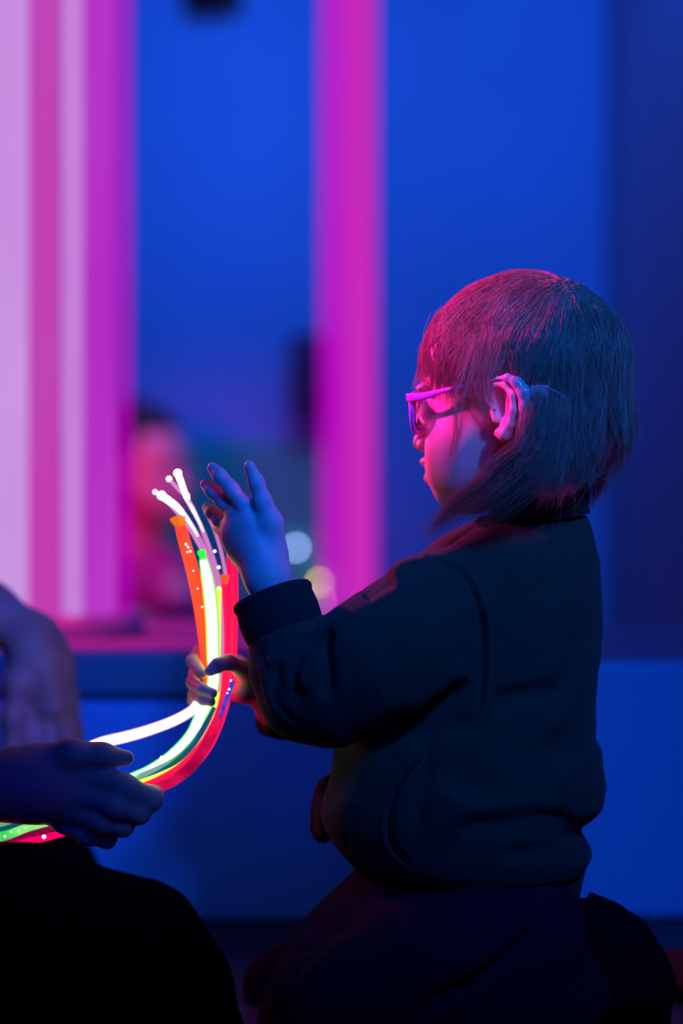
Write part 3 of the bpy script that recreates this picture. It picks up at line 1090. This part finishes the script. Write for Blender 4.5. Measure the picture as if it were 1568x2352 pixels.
def lock(pts, n, spread, tip=0.3, r=(0.0001, 0.0002)):
    base = crom(np.array([P(*x) for x in pts]), 8)
    s = np.linspace(0, len(base) - 1, NP)
    i0 = np.minimum(s.astype(int), len(base) - 2)
    w = (s - i0)[:, None]
    b = base[i0] * (1 - w) + base[i0 + 1] * w
    out = np.zeros((n, NP, 3))
    for i in range(n):
        o = rng.normal(size=3) * spread * mm
        o2 = rng.normal(size=3) * spread * mm * tip
        cut = rng.uniform(0.75, 1.0)
        x = tt * cut * (NP - 1)
        j = np.minimum(x.astype(int), NP - 2)
        ww = (x - j)[:, None]
        c = b[j] * (1 - ww) + b[j + 1] * ww
        k = tt[:, None]
        wv = np.sin(tt * rng.uniform(3, 7) + rng.uniform(0, 6))[:, None] * rng.normal(size=3) * 0.0008
        out[i] = c + o * (1 - k) + o2 * k + wv
    add_strands(out, rng.uniform(r[0], r[1], n))


# locks drawn back behind the ear and swept under the cheek, wisps on the cheek
lock([(1235, 905, 1.918), (1225, 980, 1.912), (1190, 1050, 1.918), (1120, 1100, 1.925), (1050, 1150, 1.935), (1005, 1200, 1.95), (982, 1245, 1.96)], 260, 4.5, 1.0)
lock([(1260, 930, 1.918), (1245, 1010, 1.912), (1205, 1075, 1.915), (1150, 1120, 1.92), (1090, 1165, 1.93), (1040, 1185, 1.945)], 300, 5.0, 1.3)
lock([(1285, 930, 1.922), (1270, 1020, 1.915), (1240, 1080, 1.915), (1190, 1130, 1.92), (1130, 1170, 1.93), (1085, 1200, 1.94)], 340, 5.5, 1.2)
lock([(1215, 960, 1.915), (1200, 1020, 1.91), (1150, 1060, 1.915), (1110, 1100, 1.92), (1075, 1150, 1.93)], 160, 4.0, 1.2)
lock([(1330, 960, 1.93), (1325, 1040, 1.925), (1290, 1100, 1.93), (1235, 1150, 1.935)], 160, 6.0, 1.0)
lock([(1370, 950, 1.95), (1360, 1030, 1.945), (1330, 1085, 1.945), (1280, 1125, 1.94)], 160, 6.0, 1.0)
lock([(1300, 950, 1.925), (1290, 1040, 1.918), (1250, 1100, 1.918), (1210, 1140, 1.922)], 200, 6.0, 1.0)
lock([(1190, 1075, 1.92), (1130, 1130, 1.93), (1070, 1160, 1.945), (1030, 1185, 1.95), (995, 1215, 1.96), (985, 1240, 1.965)], 70, 3.0, 2.2)
lock([(1085, 770, 1.925), (1058, 860, 1.912), (1040, 920, 1.908), (1048, 980, 1.906), (1040, 1040, 1.91), (1026, 1085, 1.918)], 24, 3.0, 0.9)
lock([(1105, 780, 1.925), (1078, 865, 1.912), (1060, 930, 1.908), (1062, 985, 1.906), (1045, 1035, 1.91), (1030, 1100, 1.918)], 16, 2.5, 0.8)
lock([(1140, 770, 1.925), (1114, 850, 1.914), (1104, 900, 1.908), (1112, 950, 1.905), (1108, 985, 1.906)], 22, 3.5, 0.8)
lock([(1120, 760, 1.926), (1088, 850, 1.914), (1084, 900, 1.91), (1092, 940, 1.908)], 25, 4.0, 0.8)
lock([(1165, 760, 1.926), (1134, 840, 1.914), (1122, 880, 1.908), (1120, 920, 1.903), (1118, 950, 1.904)], 50, 3.0, 0.8)
lock([(1300, 1000, 1.93), (1300, 1080, 1.93), (1330, 1100, 1.95), (1390, 1065, 1.98), (1425, 1040, 1.99)], 60, 5.0, 1.0)
lock([(1340, 950, 1.945), (1345, 1050, 1.94), (1330, 1100, 1.945), (1290, 1115, 1.945)], 120, 7.0, 1.2)
lock([(1010, 720, 1.99), (985, 760, 1.995), (975, 790, 1.995), (966, 815, 1.995)], 25, 2.0, 1.2)

cv, cf = hair_cap()
nb = sum(len(x) for x in strV)
strV.append(cv)
strF.append(cf + nb)
hair = link('hair', mesh_np('hair', np.concatenate(strV), np.concatenate(strF)), M_hair, person)

# eyebrows
for s in (1, -1):
    strV, strF = [], []
    n = 160
    tpos = rng.random(n)
    Pb = np.zeros((n, NP, 3))
    for i in range(n):
        t = tpos[i]
        l = 12 + 34 * t
        u = -10 + 5 * math.sin(t * 2.6) + rng.normal() * 1.1
        f0 = 96
        pt0 = hl(100, s * l, u)
        lo_, hi_ = 60.0, 105.0
        for _ in range(14):
            mid = (lo_ + hi_) / 2
            if Hd(hl(mid, s * l, u)[None])[0] < 0:
                lo_ = mid
            else:
                hi_ = mid
        a = hl(lo_ + 0.2, s * l, u)
        dirw = HL * s * 0.8 + HU * 0.25 * (1 - 2 * t) - HF * 0.35
        Pb[i] = a + dirw * (tt[:, None] * 0.006) + HF * (np.sin(tt * 3.0)[:, None] * 0.0006)
    add_strands(Pb, np.full(n, 0.00013))
    link('eyebrow', mesh_np('eyebrow', np.concatenate(strV), np.concatenate(strF)), M_hair, person)

# ------------------------------------------------------------------ spectacles
sp = thing('spectacles', 'pink-violet plastic spectacles worn by the child', 'glasses')


def lens_pt(s, l, u):
    f = 90 - 8.5 * (abs(l) / 57) ** 2
    return hl(f, s * l, u)


for s in (1, -1):
    pts = []
    for j in range(49):
        a = 2 * math.pi * j / 48
        l = 32 + 23 * (abs(math.cos(a)) ** 0.85) * (1 if math.cos(a) > 0 else -1)
        u = -31 + 16 * (abs(math.sin(a)) ** 0.85) * (1 if math.sin(a) > 0 else -1)
        pts.append(lens_pt(s, l, u))
    V, Fc = tube_arrays(np.array(pts), 0.0021, 10, False)
    if s == 1:
        rim = link('rim', mesh_np('rim', V, Fc), M_frame, sp)
    else:
        rim = link('rim', mesh_np('rim', V, Fc), M_frame, sp)
    Lv = [lens_pt(s, 32, -31) + HF * 0.0008] + [lens_pt(s, 32 + (0.97) * 22.5 * math.cos(2 * math.pi * j / 48), -31 + 15.5 * math.sin(2 * math.pi * j / 48)) for j in range(48)]
    Lv2 = [x - HF * 0.0016 for x in Lv]
    n = len(Lv)
    Lf = [[0, 1 + j, 1 + (j + 1) % 48] for j in range(48)] + [[n, n + 1 + (j + 1) % 48, n + 1 + j] for j in range(48)] + \
         [[1 + j, n + 1 + j, n + 1 + (j + 1) % 48, 1 + (j + 1) % 48] for j in range(48)]
    link('lens', mesh_np('lens', np.array(Lv + Lv2), Lf), M_lens, sp)
    # temple arm: flat bar, deep at the hinge, thin at the ear
    rows = [(86, 55, -19, 7.2), (80, 58.5, -19.5, 7.0), (70, 61, -19.5, 6.4), (58, 63.5, -18, 5.2), (48, 66, -16.5, 3.9), (36, 69, -15, 3.0), (20, 71.5, -13.5, 2.4), (6, 73.5, -12, 2.2), (-6, 74, -12, 2.0), (-18, 72, -22, 2.0)]
    path = crom(np.array([(f, l, u) for f, l, u, h in rows]), 5)
    hh = np.interp(np.linspace(0, len(rows) - 1, len(path)), range(len(rows)), [r[3] for r in rows])
    V, Fc = [], []
    K = 12
    for i, (pp, h) in enumerate(zip(path, hh)):
        for k in range(K):
            a = 2 * math.pi * k / K
            cu, cl = math.sin(a), math.cos(a)
            V.append(hl(pp[0], s * (pp[1] + 1.3 * cl), pp[2] + h * 0.5 * (abs(cu) ** 0.6) * (1 if cu > 0 else -1)))
    for i in range(len(path) - 1):
        for k in range(K):
            k2 = (k + 1) % K
            Fc.append([i * K + k, i * K + k2, (i + 1) * K + k2, (i + 1) * K + k])
    Fc.append(list(range(K)))
    Fc.append(list(range((len(path) - 1) * K, len(path) * K)))
    link('temple_arm', mesh_np('temple_arm', np.array(V), Fc), M_frame, sp)
tube_obj('bridge', [lens_pt(1, 10, -26), hl(91.5, 4, -23), hl(91.5, -4, -23), lens_pt(-1, 10, -26)], 0.0019, M_frame, sp, 10)

# ------------------------------------------------------------------ hearing aid
ha = thing('hearing_aid', 'clear grey hearing aid hooked behind the child\'s ear', 'hearing aid')
HA = Shape()
HA.chain([hl(-3, 76, -11), hl(-12, 77, -11), hl(-20, 77, -16), hl(-25, 76, -24), hl(-25, 74, -34), hl(-22, 73, -42)],
         [0.0016, 0.0026, 0.0042, 0.0052, 0.0050, 0.0036], 0.004)
shape_obj('case', HA, 0.0007, M_aid, ha)
tube_obj('ear_tube', [hl(-3, 76, -11), hl(4, 75, -13), hl(9, 73, -20), hl(7, 72, -30), hl(1, 70, -35)], 0.0011, M_aid_clear, ha, 10)
tube_obj('ear_hook', [hl(-22, 74, -41), hl(-20, 73, -49), hl(-17, 71, -55)], [0.003, 0.002, 0.0012], M_aid, ha, 10)
lo_ = box_obj('retainer_clip', (-0.005, -0.0012, -0.0052), (0.009, 0.0012, 0.0052), M_aid_clear, ha, bevel=0.0008)
lo_.matrix_local = Matrix.Translation(Vector(hl(-36, 76, -24)))
tube_obj('retainer_cord', [hl(-43, 75, -21), hl(-51, 73, -25), hl(-57, 69, -31)], 0.0005, M_aid_clear, ha, 8)

# ------------------------------------------------------------------ adult at the left
adult = thing('person', 'adult in black trousers sitting at the left edge, passing the strands across in one hand', 'person')
A = Shape()
a_ = lambda x, d=1.97: PX(x, d)
A.chain([P(-620, 1310, 2.02), P(-420, 1800, 2.0), P(-180, 1806, 1.98), P(25, 1802, 1.972)], [0.045, 0.040, 0.036, a_(70)], 0.02)
A.ell(P(120, 1800, 1.972), (a_(118), 0.020, a_(84)), None, 0.02)
A.cap(P(25, 1802, 1.972), P(90, 1802, 1.97), a_(70), a_(74), 0.02)
# thumb on top
A.chain([P(90, 1760, 1.972), P(165, 1730, 1.958), P(235, 1735, 1.960), P(290, 1741, 1.968)], [a_(42), a_(30), a_(24), a_(18)], 0.010)
# four fingers curling away around the strands
A.chain([P(205, 1782, 1.966), P(285, 1808, 1.958), P(345, 1836, 1.968), P(352, 1828, 1.992), P(325, 1815, 2.010)], [a_(34), a_(29), a_(26), a_(22), a_(20)], 0.006)
A.chain([P(190, 1825, 1.966), P(262, 1850, 1.956), P(318, 1868, 1.966), P(325, 1862, 1.994), P(300, 1846, 2.012)], [a_(32), a_(28), a_(24), a_(21), a_(18)], 0.006)
A.chain([P(170, 1862, 1.970), P(232, 1888, 1.962), P(282, 1899, 1.970), P(288, 1890, 1.996), P(270, 1876, 2.014)], [a_(30), a_(25), a_(22), a_(20), a_(18)], 0.006)
A.chain([P(140, 1885, 1.978), P(200, 1918, 1.972), P(246, 1928, 1.980), P(250, 1918, 2.000), P(240, 1902, 2.014)], [a_(28), a_(22), a_(19), a_(17), a_(15)], 0.006)
# far arm with hanging hand
b_ = lambda x: PX(x, 2.33)
A.chain([P(-520, 1230, 2.40), P(-260, 1330, 2.38), P(-30, 1402, 2.34), P(78, 1468, 2.33)], [0.044, 0.036, b_(60), b_(52)], 0.02)
A.chain([P(78, 1468, 2.33), P(105, 1530, 2.33), P(122, 1610, 2.33)], [b_(52), b_(58), b_(52)], 0.02)
A.chain([P(80, 1600, 2.33), P(72, 1690, 2.325), P(75, 1760, 2.32)], [b_(24), b_(20), b_(17)], 0.008)
A.chain([P(112, 1620, 2.33), P(112, 1720, 2.325), P(110, 1800, 2.32)], [b_(26), b_(23), b_(19)], 0.006)
A.chain([P(146, 1610, 2.33), P(153, 1700, 2.325), P(150, 1780, 2.32)], [b_(26), b_(23), b_(19)], 0.006)
A.chain([P(160, 1600, 2.335), P(172, 1680, 2.335), P(170, 1750, 2.33)], [b_(20), b_(18), b_(15)], 0.006)
A.chain([P(60, 1500, 2.32), P(38, 1570, 2.31), P(28, 1650, 2.31), P(27, 1715, 2.31)], [b_(38), b_(26), b_(21), b_(17)], 0.012)
# torso, neck and head, outside the frame
A.ell((-0.58, 2.14, -0.05), (0.11, 0.17, 0.22), None, 0.05)
A.ell((-0.60, 2.14, -0.30), (0.13, 0.17, 0.12), None, 0.05)
A.cap((-0.56, 2.14, 0.10), (-0.55, 2.14, 0.27), 0.055, 0.05, 0.03)
a_off = np.array([-0.53, 2.14, 0.36])
AR = np.stack([np.array([1.0, 0, 0]), np.array([0, 1.0, 0]), np.array([0, 0, 1.0])])
head_prims(A, lambda f, l, u: a_off + np.array([f, l, u]) * 0.00115, AR, 1.15)
shape_obj('body', A, 0.0020, M_skin_adult, adult)
Th = Shape()
Th.chain([(-0.58, 2.02, -0.34), P(60, 2168, 1.86), P(300, 2205, 1.85)], [0.095, 0.070, 0.056], 0.03)
Th.chain([P(300, 2205, 1.85), P(400, 2290, 1.86), P(470, 2400, 1.88)], [0.056, 0.040, 0.028], 0.03)
Th.chain([(-0.60, 2.26, -0.34), (-0.35, 2.40, -0.36), (-0.30, 2.42, -0.37)], [0.095, 0.065, 0.06], 0.03)
Th.ell((-0.62, 2.14, -0.34), (0.15, 0.19, 0.095), None, 0.04)
Th.chain([P(470, 2400, 1.88), P(250, 2390, 2.0)], [0.03, 0.035], 0.02)
shape_obj('trousers', Th, 0.003, M_jeans, adult)
Top = Shape()
Top.ell((-0.58, 2.14, -0.03), (0.13, 0.19, 0.23), None, 0.05)
Top.ell((-0.60, 2.14, -0.24), (0.15, 0.19, 0.14), None, 0.05)
Top.cap((-0.56, 2.05, 0.10), P(-520, 1560, 2.01), 0.07, 0.06, 0.03)
Top.cap((-0.56, 2.26, 0.10), P(-420, 1275, 2.395), 0.07, 0.055, 0.03)
shape_obj('jumper', Top, 0.004, M_jeans, adult)
Hc = Shape()
Hc.ell(a_off + np.array([-0.012, 0, 0.012]), (0.098, 0.086, 0.094), None, 0.01)
Hc.ell(a_off + np.array([-0.05, 0, -0.05]), (0.060, 0.080, 0.07), None, 0.02)
shape_obj('hair', Hc, 0.004, M_hair_dark, adult)

# ------------------------------------------------------------------ background figure standing in for a mirror reflection
bg = thing('person', 'blurred dark-haired figure behind the wide bubble tube, standing in for a mirror reflection, face lit red', 'person')
C = Shape()
bo = P(322, 1050, 4.7)
ya = math.radians(-55)
BF = np.array([math.sin(ya) * -1, -math.cos(ya), 0])
BL = np.cross([0, 0, 1], BF)
BR = np.stack([BF, BL, np.array([0, 0, 1.0])])
head_prims(C, lambda f, l, u: bo + (BF * f + BL * l + np.array([0, 0, 1.0]) * u) * 0.00112, BR, 1.12)
C.cap(bo + np.array([0, 0, -0.09]), P(318, 1300, 4.72), 0.045, 0.05, 0.02)
C.ell(P(310, 1420, 4.72), (0.10, 0.08, 0.15), None, 0.04)
C.ell(P(310, 1600, 4.72), (0.12, 0.10, 0.12), None, 0.04)
C.chain([P(400, 1360, 4.66), P(430, 1480, 4.60), P(330, 1450, 4.48)], [0.04, 0.032, 0.026], 0.01)
C.chain([P(330, 1450, 4.48), P(300, 1440, 4.44)], [0.026, 0.03], 0.01)
shape_obj('body', C, 0.0035, M_skin, bg)
D_ = Shape()
D_.ell(P(310, 1350, 4.72), (0.11, 0.09, 0.10), None, 0.04)
D_.ell(P(310, 1560, 4.72), (0.14, 0.11, 0.16), None, 0.04)
D_.chain([P(370, 1330, 4.70), P(425, 1440, 4.62)], [0.05, 0.045], 0.03)
M_top = principled('red_violet_top', (0.50, 0.05, 0.28), 0.9, 0.1, 0.3, 200)
shape_obj('top', D_, 0.004, M_top, bg)
E_ = Shape()
hz = np.array([0, 0, 1.0])
E_.ell(bo + BF * -0.012 + hz * 0.018, np.array([0.098, 0.086, 0.094]), BR, 0.01)
E_.ell(bo + BF * -0.045 + hz * -0.02, np.array([0.066, 0.084, 0.085]), BR, 0.02)
E_.fn(lambda X: np.maximum(((X - bo) @ BF) * -1 + 0.055, ((X - bo)[:, 2] - 0.045)), None, None, 0.01, -1)
shape_obj('hair', E_, 0.003, M_hair_dark, bg)
L_ = Shape()
L_.chain([P(300, 1690, 4.72), (bo[0] + 0.10, 4.45, -0.25), (bo[0] + 0.08, 4.25, FZ + 0.06)], [0.10, 0.07, 0.055], 0.03)
L_.chain([P(280, 1690, 4.72), (bo[0] - 0.12, 4.45, -0.25), (bo[0] - 0.12, 4.25, FZ + 0.06)], [0.10, 0.07, 0.055], 0.03)
L_.ell((bo[0], 4.74, FZ + 0.1), (0.15, 0.13, 0.10), None, 0.04)
shape_obj('trousers', L_, 0.005, M_trouser, bg)

# ------------------------------------------------------------------ glowing strands
GRP = 'glowing fibre strands'


def strand(name_label, pts, rpx, sleeve, core=None, tip=None, beads=(), ends=(True, False), n=10, group=None, core_r=0.6, cat='light strand', nm='fibre_strand'):
    t = thing(nm, name_label, cat, group or GRP)
    W3 = [P(*x) for x in pts]
    rr = [PX(x, 2.03) for x in np.atleast_1d(rpx)]
    tube_obj('sleeve', W3, rr, sleeve, t, 16, n, ends)
    if core is not None:
        path = crom(W3, n)
        r = np.interp(np.linspace(0, 1, len(path)), np.linspace(0, 1, len(rr)), rr) * core_r
        if len(path) > 4:
            path = path[1:-1] if ends[0] else path
            r = r[1:-1] if ends[0] else r
        V, F = tube_arrays(path, round_ends(r, path, ends[0], ends[1]), 12)
        link('light_core', mesh_np('light_core', V, F), core, t)
    if tip is not None:
        kind, u, v, d, r, m = tip
        if kind == 'ball':
            ball_obj('glowing_tip', P(u, v, d), PX(r, d), m, t, 20)
        else:
            pd = (W3[0] - W3[1]) / np.linalg.norm(W3[0] - W3[1])
            a = W3[0] - pd * 0.004
            prof = [(0.0, rr[0] * 0.95), (0.002, rr[0] * 1.05), (0.0045, rr[0] * 1.25), (0.007, rr[0] * 1.55), (0.009, rr[0] * 1.5), (0.0095, rr[0] * 1.2), (0.0085, rr[0] * 0.6)]
            path = np.array([a + pd * x for x, _ in prof])
            V, F = tube_arrays(path, np.array([y for _, y in prof]) * PX(r, d) / rr[0] / 1.5, 18)
            link('end_cap', mesh_np('end_cap', V, F), m, t)
    for (u, v, d, r) in beads:
        r = r * 0.8
        ball_obj('light_bead', P(u, v, d), PX(r, d), G_hot, t, 12)
    return t


G_hot = glow('hot_white', (1.0, 1.0, 1.0), 4.0)
G_hotgreen = glow('hot_greenish_white', (0.85, 1.0, 0.70), 9)
G_lime = glow('lime_sleeve', (0.03, 1.8, 0.04), 1.0, 0.25)
G_yell = glow('yellow_green_sleeve', (0.62, 0.95, 0.06), 1.6, 0.3)
G_yellsoft = glow('soft_yellow_core', (0.75, 0.9, 0.12), 1.1)
G_red = glow('red_sleeve', (3.0, 0.01, 0.10), 0.95, 0.12, (1.6, 0.0, 0.11), 25)
G_coral = glow('coral_core', (3.0, 0.08, 0.05), 1.0)
G_orange = glow('orange_sleeve', (2.0, 0.045, 0.03), 0.9, 0.2, (2.0, 0.12, 0.03), 22)
G_orange_cap = glow('orange_cap', (1.0, 0.26, 0.02), 0.9, 0.1, (0.9, 0.14, 0.01), 150)
G_orange_cap2 = glow('red_orange_cap', (1.0, 0.09, 0.03), 0.9, 0.1, (0.9, 0.16, 0.05), 150)
G_pinkst = glow('pink_strand', (0.62, 0.10, 0.42), 1.0, 0.2, (0.72, 0.28, 0.70), 25)
G_lavst = glow('lilac_strand', (0.80, 0.42, 0.85), 1.0, 0.2, (0.6, 0.2, 0.55), 20)
G_whitest = glow('white_strand_sleeve', (1.0, 0.75, 1.0), 1.4, 0.3)
G_lilac_edge = glow('lilac_edge_sleeve', (0.75, 0.35, 0.9), 0.9, 0.35)
G_teal = glow('teal_sleeve', (0.0, 0.10, 0.10), 1.0, 0.1, (0.0, 0.05, 0.22), 30, (1, 1, 1))
G_blue = glow('blue_end', (0.01, 0.02, 0.35), 1.0, 0.1, (0.08, 0.06, 0.7), 90, (1, 1, 1))
G_crim = glow('crimson_sleeve', (0.32, 0.0, 0.05), 1.0, 0.1, (0.95, 0.01, 0.09), 22, (1, 1, 1))
G_bead_tip = glow('white_tip', (0.95, 1.0, 1.0), 5.0)
G_pinktip = glow('pink_white_tip', (1.0, 0.8, 0.95), 2.0)

D0 = 2.035
# slim lilac strands with glowing tips, converging into the fist
slim = [
    ('white-tipped slim strand, tallest and brightest of the spray', [(410, 1092, 2.03), (430, 1145, 2.03), (460, 1205, 2.03), (482, 1260, 2.032), (500, 1320, 2.034), (508, 1400, 2.036), (510, 1500, 2.036), (500, 1590, 2.034)], [5.5, 5.5, 4.5, 4, 4, 4, 4], G_lavst, ('ball', 408, 1087, 2.03, 9.5, G_bead_tip)),
    ('white-tipped slim strand, leftmost thick one curving over the orange tube', [(372, 1139, 2.025), (410, 1168, 2.027), (445, 1215, 2.03), (475, 1275, 2.034), (498, 1330, 2.037), (505, 1400, 2.04), (505, 1500, 2.04), (496, 1590, 2.038)], [6.5, 6, 5, 4.2, 4, 4], G_lavst, ('ball', 371, 1138, 2.025, 10.5, G_bead_tip)),
    ('slim pink strand with a small round tip between the two white-tipped ones', [(389, 1101, 2.04), (415, 1130, 2.04), (428, 1140, 2.04), (455, 1195, 2.042), (482, 1260, 2.044), (497, 1310, 2.046), (506, 1400, 2.046), (512, 1500, 2.044)], [4.2, 4.2, 4, 3.8, 4, 4], G_pinkst, ('ball', 388, 1100, 2.04, 7, G_pinktip)),
    ('slim pink strand ending at the bright dot halfway up the spray', [(429, 1141, 2.028), (450, 1180, 2.032), (470, 1240, 2.034), (488, 1300, 2.04), (500, 1340, 2.048), (516, 1420, 2.05), (518, 1520, 2.048)], [4, 4, 4, 4], G_pinkst, ('ball', 428, 1139, 2.026, 7.5, G_bead_tip)),
    ('slim pink strand whose tip shows faintly at the far left of the spray', [(356, 1131, 2.06), (385, 1155, 2.058), (420, 1195, 2.054), (450, 1240, 2.052), (480, 1300, 2.052), (500, 1360, 2.054), (512, 1450, 2.054), (514, 1530, 2.05)], [3.5, 3.5, 3.8, 3.8], G_pinkst, ('ball', 356, 1130, 2.06, 6, G_pinktip)),
    ('slim pink strand nearest the raised palm, vanishing behind the little finger side', [(468, 1170, 2.05), (485, 1200, 2.05), (503, 1250, 2.05), (516, 1310, 2.052), (520, 1380, 2.054), (522, 1500, 2.052)], [3.6, 3.8, 4, 4], G_pinkst, None),
]
for k, (lab, pts, rp, m, tip) in enumerate(slim):
    beads = []
    wend = (k < 2)
    if k == 0:
        beads = [(493, 1266, 2.026, 4.0), (502, 1303, 2.028, 4.5)]
    st = strand(lab, pts, rp, m, None, tip, beads)
    if wend:
        pp = crom([P(*x) for x in pts], 10)[:24]
        r0 = PX(rp[0], 2.03)
        V, F = tube_arrays(pp, np.interp(np.arange(24), [0, 8, 23], [r0 * 1.35, r0 * 1.15, r0 * 0.4]), 12)
        link('bright_end', mesh_np('bright_end', V, F), G_bead_tip, st)
# white hot upper stretch of the two brightest slim strands
strand('orange tube with a flared open end, leftmost of the thick tubes',
       [(412, 1200, 2.03), (425, 1250, 2.032), (442, 1310, 2.035), (457, 1380, 2.038), (468, 1450, 2.04), (476, 1520, 2.042), (480, 1600, 2.045), (455, 1665, 2.05), (410, 1725, 2.045), (350, 1775, 2.02), (300, 1800, 1.995)],
       [13, 14, 15, 15, 15, 14, 13, 12, 11, 10, 10], G_orange, G_coral, ('cap', 412, 1190, 2.03, 19, G_orange_cap),
       [(427, 1250, 2.022, 3.2), (432, 1257, 2.022, 2.5), (437, 1266, 2.022, 2.6), (430, 1268, 2.022, 2), (444, 1311, 2.026, 1.8), (454, 1352, 2.028, 1.6), (464, 1394, 2.03, 2)], core_r=0.45)
strand('green-edged white-hot tube in the middle of the bundle',
       [(465, 1278, 2.022), (474, 1320, 2.022), (482, 1370, 2.023), (487, 1430, 2.025), (489, 1500, 2.028), (490, 1560, 2.032), (480, 1605, 2.035), (462, 1640, 2.035), (438, 1690, 2.03), (395, 1735, 2.02), (345, 1768, 2.005), (298, 1788, 1.992)],
       [9, 13, 15, 15, 14.5, 14, 14, 14, 14, 13, 12, 11], G_lime, G_hotgreen, ('cap', 465, 1278, 2.022, 9.5, G_lime), core_r=0.8)
strand('yellow tube just right of the white-hot tube, ending near the small orange cap',
       [(503, 1345, 2.034), (501, 1400, 2.036), (499, 1480, 2.037), (500, 1550, 2.042), (492, 1610, 2.046), (470, 1660, 2.045), (440, 1705, 2.04), (400, 1745, 2.03), (350, 1775, 2.012), (305, 1795, 1.996)],
       [6, 8, 9, 9, 11, 13, 13, 13, 12], G_yell, G_yellsoft, None, [(505, 1352, 2.026, 2.5), (396, 1722, 2.018, 3.5), (372, 1741, 2.012, 6), (378, 1748, 2.012, 3)])
strand('red tube with a small orange cap, ending just below the raised palm',
       [(514, 1335, 2.04), (516, 1390, 2.041), (516, 1460, 2.042), (515, 1530, 2.044), (508, 1600, 2.048), (490, 1660, 2.048), (460, 1710, 2.045), (415, 1755, 2.036), (360, 1790, 2.015), (315, 1805, 1.998)],
       [9, 11, 12, 12, 10, 9, 9, 9], G_red, G_coral, ('cap', 514, 1332, 2.04, 12, G_orange_cap2), core_r=0.3)
strand('tall red tube rising behind the raised palm, rightmost of the bundle',
       [(530, 1240, 2.052), (533, 1300, 2.052), (534, 1380, 2.053), (532, 1450, 2.053), (529, 1530, 2.053), (518, 1600, 2.054), (500, 1660, 2.054), (470, 1720, 2.05), (420, 1775, 2.04), (360, 1805, 2.02), (320, 1812, 2.0)],
       [11, 12, 12.5, 12.5, 12, 12, 13, 13, 13, 12], G_red, G_coral, ('cap', 530, 1240, 2.052, 12, G_red), core_r=0.45)
strand('thick bright white tube arching from the fist to the adult\'s thumb',
       [(455, 1610, 2.04), (440, 1632, 2.03), (400, 1655, 2.018), (345, 1676, 2.0), (290, 1692, 1.985), (235, 1705, 1.972), (190, 1722, 1.985)],
       [10, 12, 13, 13.5, 14, 14, 12], G_lilac_edge, G_hot, None, [], ends=(False, True), core_r=0.84)
strand('dark teal and blue unlit-looking tube below the green one',
       [(492, 1625, 2.036), (470, 1668, 2.03), (440, 1712, 2.024), (405, 1745, 2.016), (360, 1768, 2.004), (320, 1783, 1.995), (290, 1795, 1.99)],
       [5, 7, 8.5, 9, 8, 7, 6], G_teal, None, None, [], ends=(False, False))
strand('dark crimson tube, lowest and outermost of the curve between the hands',
       [(530, 1590, 2.044), (512, 1620, 2.044), (495, 1668, 2.042), (468, 1720, 2.036), (430, 1768, 2.024), (385, 1800, 2.008), (340, 1815, 1.998)],
       [7, 10, 12, 13, 13, 12, 10], G_crim, None, None, [], ends=(False, False))
strand('short dark blue tube end with white dots under the thumb of the fist',
       [(536, 1560, 2.034), (530, 1578, 2.034), (520, 1605, 2.036), (508, 1640, 2.04), (498, 1668, 2.045)],
       [5, 6, 6, 5, 4], G_blue, None, None, [(530, 1563, 2.028, 2.4), (526, 1583, 2.028, 2.6), (522, 1592, 2.03, 1.8)], ends=(True, False))
# the same bundle leaving below the adult's hand
low = [
    ('pale green tube at lower left, topmost of those below the adult\'s hand', [(85, 1868, 2.03), (40, 1882, 2.03), (-10, 1892, 2.03), (-160, 1900, 2.04)], [7, 9, 9, 9], glow('dim_sage_sleeve', (0.22, 0.42, 0.20), 0.9, 0.2), []),
    ('dark teal tube at lower left below the adult\'s hand', [(95, 1880, 2.02), (45, 1892, 2.02), (-10, 1908, 2.02), (-160, 1935, 2.03)], [6, 6, 6, 6], G_teal, []),
    ('bright green tube at lower left with light specks along it', [(115, 1890, 2.01), (60, 1903, 2.01), (0, 1922, 2.01), (-160, 1955, 2.02)], [9, 10, 11, 11], glow('bright_green_sleeve', (0.02, 0.62, 0.10), 1.0, 0.1, (0.25, 0.95, 0.2), 60, (1, 1, 1)), [(11, 1921, 2.0, 3), (25, 1911, 2.0, 1.6), (43, 1908, 2.0, 1.6), (58, 1902, 2.0, 1.6)]),
    ('dark crimson tube at lower left under the bright green one', [(125, 1900, 2.005), (70, 1916, 2.005), (0, 1942, 2.005), (-160, 1985, 2.01)], [6, 7, 7, 7], glow('dark_crimson_sleeve', (0.25, 0.0, 0.06), 1.0, 0.1), []),
    ('vivid pink-red tube at lower left, lowest, with a bright dot', [(150, 1912, 1.998), (100, 1925, 1.998), (50, 1938, 1.998), (0, 1953, 1.998), (-160, 1995, 2.0)], [8, 9, 9, 9], glow('vivid_pink_sleeve', (1.0, 0.0, 0.13), 1.0, 0.1), [(101, 1922, 1.985, 6)]),
]
for lab, pts, rp, m, beads in low:
    strand(lab, pts, rp, m, None, None, beads, ends=(False, False), group='glowing tubes below the adult hand')

# ------------------------------------------------------------------ floor cushion at the right edge
fc = thing('floor_cushion', 'dark maroon floor cushion at the lower right edge', 'cushion')
Q = Shape()
cc = P(1650, 2250, 2.2)
Q.ell((cc[0], 2.2, FZ + 0.018), (0.070, 0.09, 0.016), None, 0.01)
M_cush = principled('maroon_cushion_cloth', (0.10, 0.008, 0.012), 0.95, 0.1, 0.3, 300)
shape_obj('cover', Q, 0.003, M_cush, fc)
V, F = tube_arrays(np.array([(cc[0] + 0.0695 * math.cos(t), 2.2 + 0.0895 * math.sin(t), FZ + 0.018) for t in np.linspace(0, 2 * math.pi, 49)]), 0.003, 8, False)
link('piping', mesh_np('piping', V, F), M_cush, fc)
print('scene built')
